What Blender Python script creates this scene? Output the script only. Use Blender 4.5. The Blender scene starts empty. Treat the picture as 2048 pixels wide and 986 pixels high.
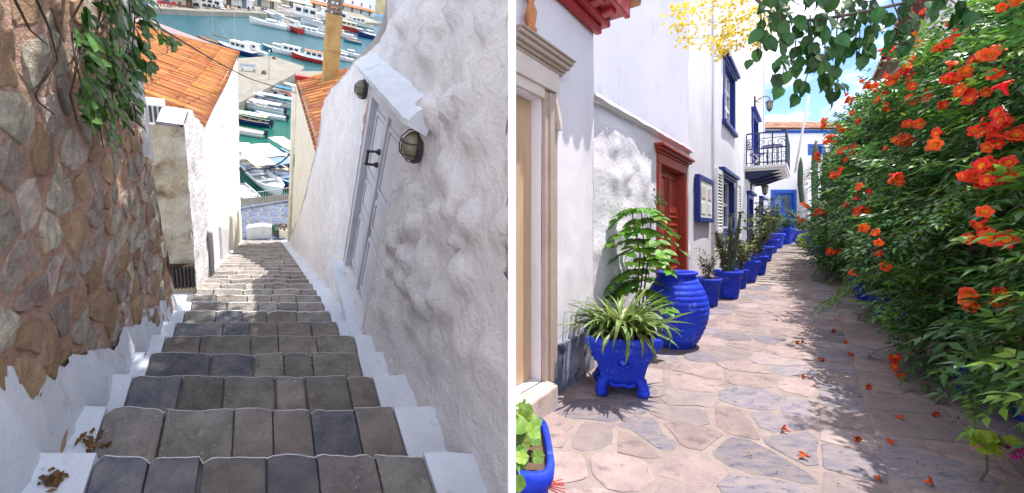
import bpy, math, random
from mathutils import Vector, Matrix, noise
R = math.radians
rng = random.Random(7)
sc = bpy.context.scene
col = sc.collection

# ------------------------------------------------------------------ camera, sky, sun, exposure
EYE = 1.4
FPX, CX, CY = 850.0, 1024.0, 455.0
cam_d = bpy.data.cameras.new('camera')
cam = bpy.data.objects.new('camera', cam_d); col.objects.link(cam)
cam.location = (0, 0, EYE); cam.rotation_euler = (R(90), 0, 0)
cam_d.sensor_width = 36; cam_d.lens = 36 * FPX / 2048
cam_d.shift_y = -(493 - CY) / 2048
cam_d.clip_start = .05; cam_d.clip_end = 2000
sc.camera = cam

SUN = Vector((.34, .06, .94)).normalized()
world = bpy.data.worlds.new('World'); sc.world = world; world.use_nodes = True
wn = world.node_tree; wn.nodes.clear()
wo = wn.nodes.new('ShaderNodeOutputWorld'); bg = wn.nodes.new('ShaderNodeBackground')
sky = wn.nodes.new('ShaderNodeTexSky'); sky.sky_type = 'NISHITA'; sky.sun_disc = False
sky.sun_elevation = math.asin(SUN.z); sky.sun_rotation = math.atan2(SUN.x, SUN.y)
sky.air_density = .45; sky.dust_density = .0; sky.ozone_density = 3; sky.altitude = 1500
tcw = wn.nodes.new('ShaderNodeTexCoord')
mpw = wn.nodes.new('ShaderNodeMapping'); mpw.inputs['Scale'].default_value = (1, 1, 1.9); mpw.inputs['Location'].default_value = (2.1, -.4, 1.0)
nzw = wn.nodes.new('ShaderNodeTexNoise'); nzw.inputs['Scale'].default_value = 4.0; nzw.inputs['Detail'].default_value = 7
nzw.inputs['Roughness'].default_value = .55
mrw = wn.nodes.new('ShaderNodeMapRange'); mrw.inputs['From Min'].default_value = .42; mrw.inputs['From Max'].default_value = .62
mxw = wn.nodes.new('ShaderNodeMix'); mxw.data_type = 'RGBA'
mxw.inputs['B'].default_value = (5.4, 5.25, 5.1, 1)
wn.links.new(tcw.outputs['Generated'], mpw.inputs['Vector']); wn.links.new(mpw.outputs['Vector'], nzw.inputs['Vector'])
wn.links.new(nzw.outputs['Fac'], mrw.inputs['Value']); wn.links.new(mrw.outputs['Result'], mxw.inputs['Factor'])
wn.links.new(sky.outputs['Color'], mxw.inputs['A'])
wn.links.new(mxw.outputs['Result'], bg.inputs['Color']); bg.inputs['Strength'].default_value = .15
wn.links.new(bg.outputs['Background'], wo.inputs['Surface'])

sun_d = bpy.data.lights.new('sun', 'SUN'); sun_d.energy = 2.05; sun_d.angle = R(.6); sun_d.color = (1, .95, .87)
sun = bpy.data.objects.new('sun', sun_d); col.objects.link(sun)
sun.rotation_euler = SUN.to_track_quat('Z', 'Y').to_euler(); sun.location = (5, 0, 30)

vs = sc.view_settings
vs.view_transform = 'Standard'; vs.look = 'None'; vs.gamma = 1; vs.exposure = 1.92; vs.use_curve_mapping = False
sc.cycles.max_bounces = 8; sc.cycles.diffuse_bounces = 5; sc.cycles.transparent_max_bounces = 8
sc.cycles.use_denoising = True

# ------------------------------------------------------------------ frames
# The photograph shows two places side by side.  Each one is a rigid place of its own:
# the flowered lane is level with the world, the stairway to the harbour drops away on the other side of the added divider.
def frame(xa, ya, o):
    x = Vector(xa).normalized(); y = Vector(ya).normalized(); z = x.cross(y)
    m = Matrix((x, y, z)).transposed().to_4x4(); m.translation = o
    return m
ML = frame((850, 504, 0), (-504, 850, 540), (0, 0, EYE))          # x across the stairs, y down the lane, z up; origin at eye
al = Vector((591, 850, 0)).normalized()
MR = frame((al.y, -al.x, 0), al, (0, 0, 0))                        # x across the lane, y along it, z up; origin on the ground
MLi, MRi = ML.inverted(), MR.inverted()
EYER = Vector((0, 0, EYE))
def _ray(px, py): return Vector(((px - CX) / FPX, 1, (CY - py) / FPX))
def PL(px, py, X=None, Y=None, Z=None):
    d = MLi.to_3x3() @ _ray(px, py)
    t = X / d.x if X is not None else Y / d.y if Y is not None else Z / d.z
    return d * t
GR = .028
def gz(u): return GR * u
def PR(px, py, v=None, u=None, z=None):
    d = MRi.to_3x3() @ _ray(px, py)
    if v is not None: t = v / d.x
    elif u is not None: t = u / d.y
    elif z is not None: t = (z - EYE) / d.z
    else: t = EYE / (GR * d.y - d.z)                                # on the sloping ground
    return d * t + EYER

# ------------------------------------------------------------------ mesh helpers
class MB:
    def __init__(s): s.v = []; s.f = []
    def add(s, vs_, fs):
        o = len(s.v); s.v += [Vector(p) for p in vs_]; s.f += [tuple(i + o for i in f) for f in fs]
        return s
    def box(s, x0, x1, y0, y1, z0, z1, M=None):
        p = [Vector((x, y, z)) for z in (z0, z1) for y in (y0, y1) for x in (x0, x1)]
        if M: p = [M @ q for q in p]
        return s.add(p, [(0, 2, 3, 1), (4, 5, 7, 6), (0, 1, 5, 4), (2, 6, 7, 3), (0, 4, 6, 2), (1, 3, 7, 5)])
    def hexa(s, p):
        return s.add(p, [(0, 3, 2, 1), (4, 5, 6, 7), (0, 1, 5, 4), (1, 2, 6, 5), (2, 3, 7, 6), (3, 0, 4, 7)])
    def prism(s, poly, vec):
        n = len(poly); vec = Vector(vec); a = [Vector(p) for p in poly]
        return s.add(a + [p + vec for p in a], [tuple(range(n))[::-1], tuple(range(n, 2 * n))] + [(i, (i + 1) % n, n + (i + 1) % n, n + i) for i in range(n)])
    def tube(s, pts, r, n=6, r2=None, cap=True):
        pts = [Vector(p) for p in pts]; k = len(pts); r2 = r if r2 is None else r2; vs_ = []
        up = None
        for i, p in enumerate(pts):
            t = (pts[min(i + 1, k - 1)] - pts[max(i - 1, 0)]).normalized()
            if up is None: up = Vector((0, 0, 1)) if abs(t.z) < .9 else Vector((1, 0, 0))
            a = t.cross(up)
            if a.length < 1e-4: a = t.cross(Vector((1, .3, .1)))
            a.normalize(); b = a.cross(t).normalized(); up = b
            rr = r + (r2 - r) * i / max(1, k - 1)
            vs_ += [p + (a * math.cos(2 * math.pi * j / n) + b * math.sin(2 * math.pi * j / n)) * rr for j in range(n)]
        fs = [(i * n + j, i * n + (j + 1) % n, (i + 1) * n + (j + 1) % n, (i + 1) * n + j) for i in range(k - 1) for j in range(n)]
        if cap: fs += [tuple(range(n))[::-1], tuple(range((k - 1) * n, k * n))]
        return s.add(vs_, fs)
    def lathe(s, prof, n=24, M=None, f=None):
        vs_ = []
        for (r, z) in prof:
            for j in range(n):
                a = 2 * math.pi * j / n
                q = Vector((r * math.cos(a), r * math.sin(a), z))
                if f: q = f(q, a)
                vs_.append(M @ q if M else q)
        k = len(prof)
        fs = [(i * n + j, i * n + (j + 1) % n, (i + 1) * n + (j + 1) % n, (i + 1) * n + j) for i in range(k - 1) for j in range(n)]
        return s.add(vs_, fs)
    def ball(s, c, r, n=8, m=5, sq=(1, 1, 1)):
        c = Vector(c); pr = [(math.sin(math.pi * i / m) * r + 1e-5, -math.cos(math.pi * i / m) * r) for i in range(m + 1)]
        return s.lathe(pr, n, None, lambda q, a: Vector((q.x * sq[0], q.y * sq[1], q.z * sq[2])) + c)
    def build(s, name, m, parent=None, M=None, smooth=False, bevel=0, kind=None):
        me = bpy.data.meshes.new(name); me.from_pydata([tuple(p) for p in s.v], [], s.f); me.validate()
        if smooth: me.shade_smooth()
        o = bpy.data.objects.new(name, me); col.objects.link(o)
        if m: me.materials.append(m)
        if parent: o.parent = parent
        if M: o.matrix_basis = M
        if bevel:
            b = o.modifiers.new('bevel', 'BEVEL'); b.width = bevel; b.segments = 2; b.limit_method = 'ANGLE'; b.angle_limit = R(40)
        if kind: o['kind'] = kind
        return o
def tag(o, label=None, cat=None, group=None, kind=None):
    if label: o['label'] = label
    if cat: o['category'] = cat
    if group: o['group'] = group
    if kind: o['kind'] = kind
    return o
def T(x, y, z, rz=0): return Matrix.Translation((x, y, z)) @ Matrix.Rotation(rz, 4, 'Z')
def thing(name, label, cat, M=None, group=None, kind=None):
    o = bpy.data.objects.new(name, None); col.objects.link(o); o.empty_display_size = .1
    o.matrix_basis = M if M else Matrix()
    return tag(o, label, cat, group, kind)
def inst(src, parent=None, M=None):
    c = src.copy(); col.objects.link(c)
    if parent: c.parent = parent
    if M: c.matrix_basis = M
    return c
KIDS = {}
def copy_tree(o, parent=None):
    c = o.copy(); col.objects.link(c)
    if parent: c.parent = parent
    for ch in [x for x in o.children]: copy_tree(ch, c)
    return c
def fbm(p, s=1.0, o=4):
    return noise.fractal(Vector(p) * s, 1.0, 2.0, o)

# ------------------------------------------------------------------ materials (procedural)
MATS = {}
def mat(name, c1, c2=None, scale=4., rough=.8, bump=0., bscale=25., rnd=0., isl=0., spec=.3, metal=0., transl=0., lo=.35, hi=.65,
        dirt=None, dscale=2., dlo=.55, dhi=.75, bdist=.02, aniso=(1, 1, 1), coat=0., hue=0.):
    m = bpy.data.materials.new(name); m.use_nodes = True; t = m.node_tree; N = t.nodes; Lk = t.links
    b = N['Principled BSDF']; b.inputs['Roughness'].default_value = rough; b.inputs['Metallic'].default_value = metal
    b.inputs['Specular IOR Level'].default_value = spec
    if coat: b.inputs['Coat Weight'].default_value = coat; b.inputs['Coat Roughness'].default_value = .2
    g = N.new('ShaderNodeNewGeometry'); pos = g.outputs['Position']
    mp = N.new('ShaderNodeMapping'); mp.inputs['Scale'].default_value = aniso; Lk.new(pos, mp.inputs['Vector']); pos = mp.outputs['Vector']
    def nz(sc_, det=6, ro=.6):
        n = N.new('ShaderNodeTexNoise'); n.inputs['Scale'].default_value = sc_; n.inputs['Detail'].default_value = det
        n.inputs['Roughness'].default_value = ro; Lk.new(pos, n.inputs['Vector']); return n.outputs['Fac']
    def mr(x, a, b_, c=0, d=1):
        n = N.new('ShaderNodeMapRange'); n.inputs['From Min'].default_value = a; n.inputs['From Max'].default_value = b_
        n.inputs['To Min'].default_value = c; n.inputs['To Max'].default_value = d; Lk.new(x, n.inputs['Value']); return n.outputs['Result']
    def mix(f, a, b_):
        n = N.new('ShaderNodeMix'); n.data_type = 'RGBA'; Lk.new(f, n.inputs['Factor'])
        for k, x in (('A', a), ('B', b_)):
            if isinstance(x, tuple): n.inputs[k].default_value = (*x, 1)
            else: Lk.new(x, n.inputs[k])
        return n.outputs['Result']
    c = c1
    if c2: c = mix(mr(nz(scale), lo, hi), c1, c2)
    if dirt: c = mix(mr(nz(dscale, 8, .65), dlo, dhi), c, dirt)
    if rnd or isl:
        h = N.new('ShaderNodeHueSaturation')
        if isinstance(c, tuple): h.inputs['Color'].default_value = (*c, 1)
        else: Lk.new(c, h.inputs['Color'])
        if rnd:
            oi = N.new('ShaderNodeObjectInfo'); src = oi.outputs['Random']; a = rnd
        else:
            src = g.outputs['Random Per Island']; a = isl
        Lk.new(mr(src, 0, 1, 1 - a, 1 + a), h.inputs['Value'])
        if hue: 
            m2 = N.new('ShaderNodeMath'); m2.operation = 'FRACT'; m3 = N.new('ShaderNodeMath'); m3.operation = 'MULTIPLY'; m3.inputs[1].default_value = 7.31
            Lk.new(src, m3.inputs[0]); Lk.new(m3.outputs[0], m2.inputs[0]); Lk.new(mr(m2.outputs[0], 0, 1, .5 - hue, .5 + hue), h.inputs['Hue'])
        c = h.outputs['Color']
    if isinstance(c, tuple): b.inputs['Base Color'].default_value = (*c, 1)
    else: Lk.new(c, b.inputs['Base Color'])
    if bump:
        bn = N.new('ShaderNodeBump'); bn.inputs['Strength'].default_value = bump; bn.inputs['Distance'].default_value = bdist
        Lk.new(nz(bscale, 6, .65), bn.inputs['Height']); Lk.new(bn.outputs['Normal'], b.inputs['Normal'])
    if transl:
        tr = N.new('ShaderNodeBsdfTranslucent'); ms = N.new('ShaderNodeMixShader'); ms.inputs[0].default_value = transl
        if isinstance(c, tuple): tr.inputs['Color'].default_value = (*c, 1)
        else: Lk.new(c, tr.inputs['Color'])
        Lk.new(b.outputs[0], ms.inputs[1]); Lk.new(tr.outputs[0], ms.inputs[2]); Lk.new(ms.outputs[0], N['Material Output'].inputs['Surface'])
    MATS[name] = m
    return m

mat('lime', (.70, .69, .71), (.60, .60, .63), 3, .85, .35, 45, dirt=(.42, .38, .36), dscale=5, dlo=.62, dhi=.82)
mat('lime_rough', (.78, .76, .77), (.68, .66, .675), 4, .9, .7, 16, bdist=.045, dirt=(.36, .34, .34), dscale=9, dlo=.6, dhi=.85)
mat('skirt_paint', (.72, .76, .83), (.64, .68, .75), 5, .8, .4, 40, dirt=(.33, .30, .29), dscale=7, dlo=.6, dhi=.8)
mat('white_line', (.82, .83, .85), (.6, .6, .62), 14, .8)
mat('bright_white', (.86, .86, .86), (.80, .80, .81), 6, .85, .3, 60, bdist=.015)
mat('cream_wall', (.76, .73, .64), (.68, .63, .52), 3, .85, .3, 40, dirt=(.42, .33, .2), dscale=3, dlo=.62, dhi=.82)
mat('stained_plaster', (.60, .56, .47), (.42, .35, .23), 3, .9, .8, 20, bdist=.04, dirt=(.17, .11, .06), dscale=3.4, dlo=.50, dhi=.68)
mat('mortar_pink', (.64, .42, .33), (.50, .31, .23), 9, .95, 1.0, 38, bdist=.04, dirt=(.24, .15, .10), dscale=5, dlo=.58, dhi=.75)
mat('wall_stone', (.35, .30, .255), (.55, .475, .39), 12, .9, 1.0, 26, rnd=.28, bdist=.035, dirt=(.42, .25, .16), dscale=8, dlo=.55, dhi=.70, hue=.03, lo=.4, hi=.6)
mat('wall_stone_warm', (.46, .31, .19), (.34, .22, .14), 9, .9, .9, 30, rnd=.25, bdist=.03)
mat('step_stone', (.19, .175, .16), (.40, .365, .33), 7, .75, 1.0, 26, rnd=.3, bdist=.06, dirt=(.44, .42, .39), dscale=40, dlo=.60, dhi=.66, hue=.03, lo=.3, hi=.7)
mat('step_stone_blue', (.13, .14, .185), (.30, .285, .285), 7, .7, 1.0, 26, rnd=.3, bdist=.06, dirt=(.27, .25, .23), dscale=26, dlo=.62, dhi=.7)
mat('step_stone_warm', (.38, .33, .295), (.23, .205, .19), 7, .75, 1.0, 26, rnd=.25, bdist=.06, dirt=(.30, .27, .24), dscale=22, dlo=.62, dhi=.72)
mat('step_mortar', (.20, .16, .13), (.30, .26, .225), 14, .95, .6, 70)
mat('roof_tile', (.70, .32, .12), (.60, .23, .075), 5, .85, .25, 60, rnd=.2, dirt=(.26, .14, .08), dscale=7, dlo=.64, dhi=.82, hue=.015)
mat('roof_bed', (.20, .07, .035), (.13, .05, .03), 8, .9)
mat('yellow_plaster', (.50, .37, .16), (.34, .22, .08), 3, .9, .4, 40, dirt=(.16, .10, .05), dscale=5, dlo=.6, dhi=.75)
mat('concrete', (.25, .23, .195), (.19, .175, .145), .9, .9, .2, 12, dirt=(.13, .115, .09), dscale=1.3)
mat('plaza_stone', (.10, .13, .20), (.065, .085, .14), 2.5, .6, .3, 15, rnd=.2)
mat('iron', (.02, .022, .024), (.05, .045, .04), 20, .5, .2, 60, spec=.5)
mat('rust', (.07, .04, .028), (.03, .02, .018), 30, .9, .3, 80)
mat('door_grey', (.60, .60, .64), (.52, .52, .56), 5, .55, .15, 70)
mat('lamp_glass', (.26, .235, .16), (.18, .16, .11), 9, .3, spec=.6)
mat('cable', (.02, .02, .022), None, rough=.6)
mat('leaf_dark', (.028, .085, .018), (.05, .13, .03), 9, .45, isl=.35, transl=.25, spec=.35, hue=.02)
mat('leaf_oval', (.045, .125, .018), (.08, .18, .03), 9, .5, rnd=.35, transl=.2, spec=.35, hue=.02)
mat('twig', (.10, .065, .045), (.05, .035, .028), 20, .9)
mat('dry_leaf', (.20, .10, .03), (.08, .05, .03), 20, .9, isl=.4)
for nm, c in dict(white=(.78, .78, .78), cream=(.66, .58, .40), blue=(.03, .16, .45), navy=(.015, .03, .14), red=(.45, .035, .03), teal=(.03, .22, .30),
                  grey=(.35, .36, .37), greyblue=(.16, .24, .36), orange=(.6, .17, .05), brown=(.16, .09, .05), dark=(.03, .035, .04), lightblue=(.32, .48, .68), steel=(.4, .42, .44)).items():
    mat('boat_' + nm, c, tuple(x * .85 for x in c), 2, .45, spec=.4)

# ------------------------------------------------------------------ polygons for stones
def clip(poly, n, d):                                   # keep p.n <= d
    out = []
    for i in range(len(poly)):
        a, b = poly[i], poly[(i + 1) % len(poly)]
        da, db = a[0] * n[0] + a[1] * n[1] - d, b[0] * n[0] + b[1] * n[1] - d
        if da <= 0: out.append(a)
        if (da < 0) != (db < 0) and abs(da - db) > 1e-9:
            t = da / (da - db); out.append((a[0] + (b[0] - a[0]) * t, a[1] + (b[1] - a[1]) * t))
    return out
def voronoi(pts, bound, gap, wobble=0, seed=1):
    r = random.Random(seed); cells = []
    for i, p in enumerate(pts):
        poly = list(bound)
        near = sorted((q for j, q in enumerate(pts) if j != i), key=lambda q: (q[0] - p[0]) ** 2 + (q[1] - p[1]) ** 2)[:22]
        for q in near:
            dx, dy = q[0] - p[0], q[1] - p[1]; L = math.hypot(dx, dy)
            if L < 1e-5: continue
            n = (dx / L, dy / L); g = gap * (1 + wobble * r.uniform(-1, 1))
            poly = clip(poly, n, (p[0] * n[0] + p[1] * n[1]) + L / 2 - g / 2)
            if len(poly) < 3: break
        cells.append(poly if len(poly) >= 3 else None)
    return cells
def area(p): return .5 * abs(sum(p[i][0] * p[(i + 1) % len(p)][1] - p[(i + 1) % len(p)][0] * p[i][1] for i in range(len(p))))
def chaikin(p, k=.22):
    o = []
    for i in range(len(p)):
        a, b = p[i], p[(i + 1) % len(p)]
        o += [(a[0] + (b[0] - a[0]) * k, a[1] + (b[1] - a[1]) * k), (a[0] + (b[0] - a[0]) * (1 - k), a[1] + (b[1] - a[1]) * (1 - k))]
    return o
def densify(p, step):
    o = []
    for i in range(len(p)):
        a, b = p[i], p[(i + 1) % len(p)]; n = max(1, int(math.hypot(b[0] - a[0], b[1] - a[1]) / step))
        o += [(a[0] + (b[0] - a[0]) * j / n, a[1] + (b[1] - a[1]) * j / n) for j in range(n)]
    return o
def stone_mesh(poly, f, h, sunk=.02, inset=.14, dome=.3, rough=.006, seed=0, jag=0.):
    """poly in 2-D, f(a,b,height) -> 3-D.  ring at the foot, ring at the shoulder, inner ring, centre."""
    poly = [(x + jag * noise.noise(Vector((x * 14, y * 14, seed))), y + jag * noise.noise(Vector((x * 14, y * 14, seed + 7)))) for x, y in poly]
    n = len(poly); cx = sum(p[0] for p in poly) / n; cy = sum(p[1] for p in poly) / n
    m = MB(); vs_ = []
    for (k, hh) in ((1, -sunk), (.985, h * .55), (1 - inset, h * (1 - dome * .3)), (.5, h)):
        for (x, y) in poly:
            a, b = cx + (x - cx) * k, cy + (y - cy) * k
            vs_.append(f(a, b, hh + (rough * noise.noise(Vector((a * 11, b * 11, seed))) if hh > 0 else 0)))
    vs_.append(f(cx, cy, h * 1.02))
    fs = [(r_ * n + i, r_ * n + (i + 1) % n, (r_ + 1) * n + (i + 1) % n, (r_ + 1) * n + i) for r_ in range(3) for i in range(n)]
    fs += [(3 * n + i, 3 * n + (i + 1) % n, 4 * n) for i in range(n)]
    return m.add(vs_, fs)
def grid_wall(f, A, B, holes=(), top=None, depth=.12, sub=.12, side=1):
    """lumpy wall: f(a,b,h)->3D; A,B are ranges; holes are (a0,a1,b0,b1) cut out and given reveals"""
    def lines(lo, hi, cuts):
        ks = sorted(set([lo, hi] + [c for c in cuts if lo < c < hi])); o = []
        for i in range(len(ks) - 1):
            n = max(1, int(math.ceil((ks[i + 1] - ks[i]) / sub))); o += [ks[i] + (ks[i + 1] - ks[i]) * j / n for j in range(n)]
        return o + [hi]
    la = lines(A[0], A[1], [h[0] for h in holes] + [h[1] for h in holes]); lb = lines(B[0], B[1], [h[2] for h in holes] + [h[3] for h in holes])
    m = MB(); idx = {}
    def V(i, j):
        if (i, j) not in idx:
            b = lb[j] if top is None else min(lb[j], top(la[i]))
            idx[(i, j)] = len(m.v); m.v.append(Vector(f(la[i], b, None)))
        return idx[(i, j)]
    for i in range(len(la) - 1):
        for j in range(len(lb) - 1):
            ca, cb = (la[i] + la[i + 1]) / 2, (lb[j] + lb[j + 1]) / 2
            if any(h[0] < ca < h[1] and h[2] < cb < h[3] for h in holes): continue
            if top and lb[j] >= top(la[i]) and lb[j] >= top(la[i + 1]): continue
            m.f.append((V(i, j), V(i + 1, j), V(i + 1, j + 1), V(i, j + 1)))
    for h in holes:
        cs = [(h[0], h[2]), (h[1], h[2]), (h[1], h[3]), (h[0], h[3])]
        for k in range(4):
            a, b = cs[k], cs[(k + 1) % 4]
            m.add([f(a[0], a[1], .0), f(b[0], b[1], .0), f(b[0], b[1], -depth), f(a[0], a[1], -depth)], [(0, 1, 2, 3)])
        m.add([f(c_[0], c_[1], -depth) for c_ in cs], [(0, 1, 2, 3)])
    return m

def CL(p):
    w = ML.to_3x3() @ p
    if w.x > -.0125: p.y += (w.x + .0125) / .44756
    return p

# ================================================================== THE STAIRWAY SIDE
KS = 800.0
def srow(i): return 425 + 1 / (.00208 + .0005 * i) if i > -4 else 5000
def sctr(i): return PL(520, srow(i), Z=-1) * 1
def step_line(i):
    if i >= -2:
        y = srow(i); d = MLi.to_3x3() @ _ray(520, y); p = d * (KS / (y - 425)); Z = p.z
    else:
        return None
    a, b = PL(350, y, Z=Z), PL(680, y, Z=Z)
    k = (b.y - a.y) / (b.x - a.x)
    return Z, a.y - k * a.x, k
def step_any(i):
    if i >= -2: return step_line(i)
    Z0, a0, k0 = step_line(-2); Z1, a1, k1 = step_line(-1)
    n = -2 - i
    return Z0 - (Z1 - Z0) * n, a0 - (a1 - a0) * n, k0
NST = 33
def edgeL(i): return -.67 if i < 8 else -.72 + (i - 8) / 25 * .21
def edgeR(i): return .80 if i < 4 else .775
stair = tag(bpy.data.objects.new('stairway', None), None, None, None, 'structure'); col.objects.link(stair); stair.matrix_basis = ML
stair['label'] = 'long worn stone stairway with whitewashed edges running down to the harbour'
r = random.Random(11)
for i in range(-2, NST):
    Z, a, k = step_any(i); Zp, ap, kp = step_any(i - 1)
    Yf = lambda X: a + k * X
    Yn = lambda X: ap + kp * X - .05
    eL, eR = edgeL(i), edgeR(i)
    sL, sR = (eL + .09, .60) if i < 8 else (eL + .05, .62)
    if i < 1: sL = eL + .17
    if i == 4: sR = .66
    m = MB()
    for (x0, x1) in ((eL - .2, eR + .12),):
        m.hexa([(x0, Yn(x0), Z - .6), (x1, Yn(x1), Z - .6), (x1, Yf(x1) - .012, Z - .6), (x0, Yf(x0) - .012, Z - .6),
                (x0, Yn(x0), Z - .03), (x1, Yn(x1), Z - .03), (x1, Yf(x1) - .012, Z - .03), (x0, Yf(x0) - .012, Z - .03)])
    st = m.build('step', MATS['step_mortar'], stair)
    # stones of the tread
    n = 6 if i < 3 else 5
    if i > 12: n = 4 if i < 22 else 3
    ws = [r.uniform(.7, 1.3) for _ in range(n)]; tot = sum(ws); x = sL; lip = MB(); lip_pts = []
    for q in range(n):
        w = (sR - sL) * ws[q] / tot; x0, x1 = x + .003, x + w - .003; x += w
        if q: x0 += r.choice((0, 0, .002, .008))
        back = r.uniform(.0, .012); cut0, cut1 = r.choice((0, 0, .004, .012, .03)), r.choice((0, 0, .004, .012, .025)); ph = r.uniform(0, 9)
        front = []
        nn = 8 if i < 12 else 4
        for t_ in range(nn + 1):
            t = t_ / nn; X = x0 + (x1 - x0) * t
            e = back + cut0 * max(0, 1 - t * 6) ** 1.5 + cut1 * max(0, 1 - (1 - t) * 6) ** 1.5 + .016 * noise.noise(Vector((X * 8, i * 3.1, ph))) + .005 * noise.noise(Vector((X * 26, i * 3.1, ph)))
            front.append((X, Yf(X) - .006 - e))
        tilt = r.uniform(-.006, .006); h = r.uniform(-.004, .006)
        poly = [(x0, Yn(x0)), (x1, Yn(x1))] + front[::-1]
        def fz(p): return Z + h + tilt * (p[0] - x0) / (x1 - x0)
        ms = MB(); nP = len(poly); cxx = sum(p[0] for p in poly) / nP; cyy = sum(p[1] for p in poly) / nP
        vs_ = [(p[0], p[1], Z - .05) for p in poly] + [(p[0], p[1], fz(p) - .004) for p in poly]
        ins = [(p[0] + (cxx - p[0]) * .025, p[1] + (cyy - p[1]) * .025) for p in poly]
        vs_ += [(p[0], p[1], fz(p)) for p in ins]
        ms.add(vs_, [(j, (j + 1) % nP, nP + (j + 1) % nP, nP + j) for j in range(nP)] + [(nP + j, nP + (j + 1) % nP, 2 * nP + (j + 1) % nP, 2 * nP + j) for j in range(nP)] + [tuple(range(2 * nP, 3 * nP))])
        kk = r.random(); mm = 'step_stone' if kk < .52 else 'step_stone_blue' if kk < .68 else 'step_stone_warm'
        if i > 9: mm = 'step_stone_warm' if kk < .75 else 'step_stone'
        ms.build('tread_stone', MATS[mm], st)
        lip_pts += [(p[0], p[1], fz(p)) for p in front]
    # whitewashed nosing line that follows the broken edge of the stones
    wv = .0055 if i < 6 else .010
    lv = []
    for (X, Y, zz) in lip_pts: lv += [(X, Y - wv * .5, zz + .002), (X, Y + wv * .8, zz - .002), (X, Y + wv * .9, zz - .03)]
    for j in range(len(lip_pts) - 1):
        pass
    lip.add(lv, [f_ for j in range(len(lip_pts) - 1) for f_ in ((3 * j, 3 * j + 3, 3 * j + 4, 3 * j + 1), (3 * j + 1, 3 * j + 4, 3 * j + 5, 3 * j + 2))])
    lip.build('painted_nosing', MATS['white_line'], st)
    # whitewashed shoulders at both ends
    for (x0, x1, nm) in ((eL - .12, sL - .004, 'l'), (sR + .006, eR + .05, 'r')):
        m = MB(); N_ = 5
        near = [(x0 + (x1 - x0) * q / N_) for q in range(N_ + 1)]
        wob = lambda X, s_: .012 * noise.noise(Vector((X * 8, i * 2.3, s_)))
        inner = 0
        pts_f = [(X, Yf(X) - .004 + wob(X, 1)) for X in near]; pts_n = [(X, Yn(X)) for X in near]
        zt = Z + .006
        vs_ = [(p[0], p[1], zt + wob(p[0], 5) * .3) for p in pts_n] + [(p[0], p[1], zt + wob(p[0], 6) * .3) for p in pts_f] + [(p[0], p[1], Z - .3) for p in pts_f]
        K = N_ + 1
        m.add(vs_, [(q, q + 1, K + q + 1, K + q) for q in range(N_)] + [(K + q, K + q + 1, 2 * K + q + 1, 2 * K + q) for q in range(N_)])
        xi = x1 if nm == 'l' else x0
        m.add([(xi, Yn(xi), zt), (xi, Yf(xi), zt), (xi, Yf(xi), Z - .1), (xi, Yn(xi), Z - .1)], [(0, 1, 2, 3)])
        m.build('painted_edge', MATS['skirt_paint'], st)

def stairZ(Y): return -1.702 - (Y - 1.30) * .5076      # height of the stair line at a distance Y down the lane

# ------------------------------------------------------------------ rubble wall on the left
XS = -.69
def cornerY(z): return 3.45 - .19 * z
wall = thing('rubble_wall', 'tall rubble stone wall with pink mortar beside the stairway', 'wall', ML)
def fw(a, b, h):                                       # a = Y, b = Z
    yy = min(a, cornerY(b)) if a > 3.2 else a
    d = .02 * fbm((a, b, 3), 5) + .03 * fbm((a, b, 9), 1.2, 2)
    return Vector((XS - .0 + d + (h or 0), yy, b))
m = grid_wall(fw, (.2, 4.3), (-4.2, .2), sub=.07)
m.build('mortar_face', MATS['mortar_pink'], wall, smooth=True)
m = MB(); m.add([(XS - .5, .2, .2), (XS + .01, .2, .2), (XS + .01, cornerY(.2), .2), (XS - .5, cornerY(.2), .2), (XS + .01, cornerY(-4.2), -4.2), (XS - .5, cornerY(-4.2), -4.2)],
                [(0, 1, 2, 3), (3, 2, 4, 5)])
m.build('wall_end', MATS['lime_rough'], wall)
pts = []; r = random.Random(5)
yy = .3; row_ = 0
Zc = .1
while Zc > -3.8:
    hh = r.uniform(.12, .20); Y = .2 + r.uniform(0, .3)
    while Y < cornerY(Zc) + .1:
        w = r.uniform(.14, .36) if Y < 2.6 else r.uniform(.12, .26)
        pts.append((Y + w / 2 + r.uniform(-.03, .03), Zc - (Y - 2) * .08 + r.uniform(-.045, .045))); Y += w
    Zc -= hh
bound = [(.25, -3.9), (cornerY(-3.9) - .03, -3.9), (cornerY(.15) - .03, .15), (.25, .15)]
cells = voronoi(pts, bound, .034, .8, 4)
def skirt_h(Y): return .24 + .26 * max(0, min(1, (2.3 - Y) / .9)) + .10 * noise.noise(Vector((Y * 4, 1, 1))) + .03 * fbm((Y * 9, 2, 1), 1.0, 3)
for kq, c_ in enumerate(cells):
    if not c_ or area(c_) < .006: continue
    cy = sum(p[0] for p in c_) / len(c_); cz = sum(p[1] for p in c_) / len(c_)
    if cz < stairZ(cy) - .1 or cz < -3.3: continue
    ply = densify(chaikin(c_, .13), .05)
    if len(ply) > 26: ply = densify(chaikin(c_, .13), .09)
    lean = r.uniform(-.01, .015)
    warm = r.random() < .36
    stone_mesh(ply, fw, r.uniform(.005, .013) + lean * .2, .03, .06, .2, .010, kq, jag=.028).build('wall_stone', MATS['wall_stone_warm' if warm else 'wall_stone'], wall, smooth=False)
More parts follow.
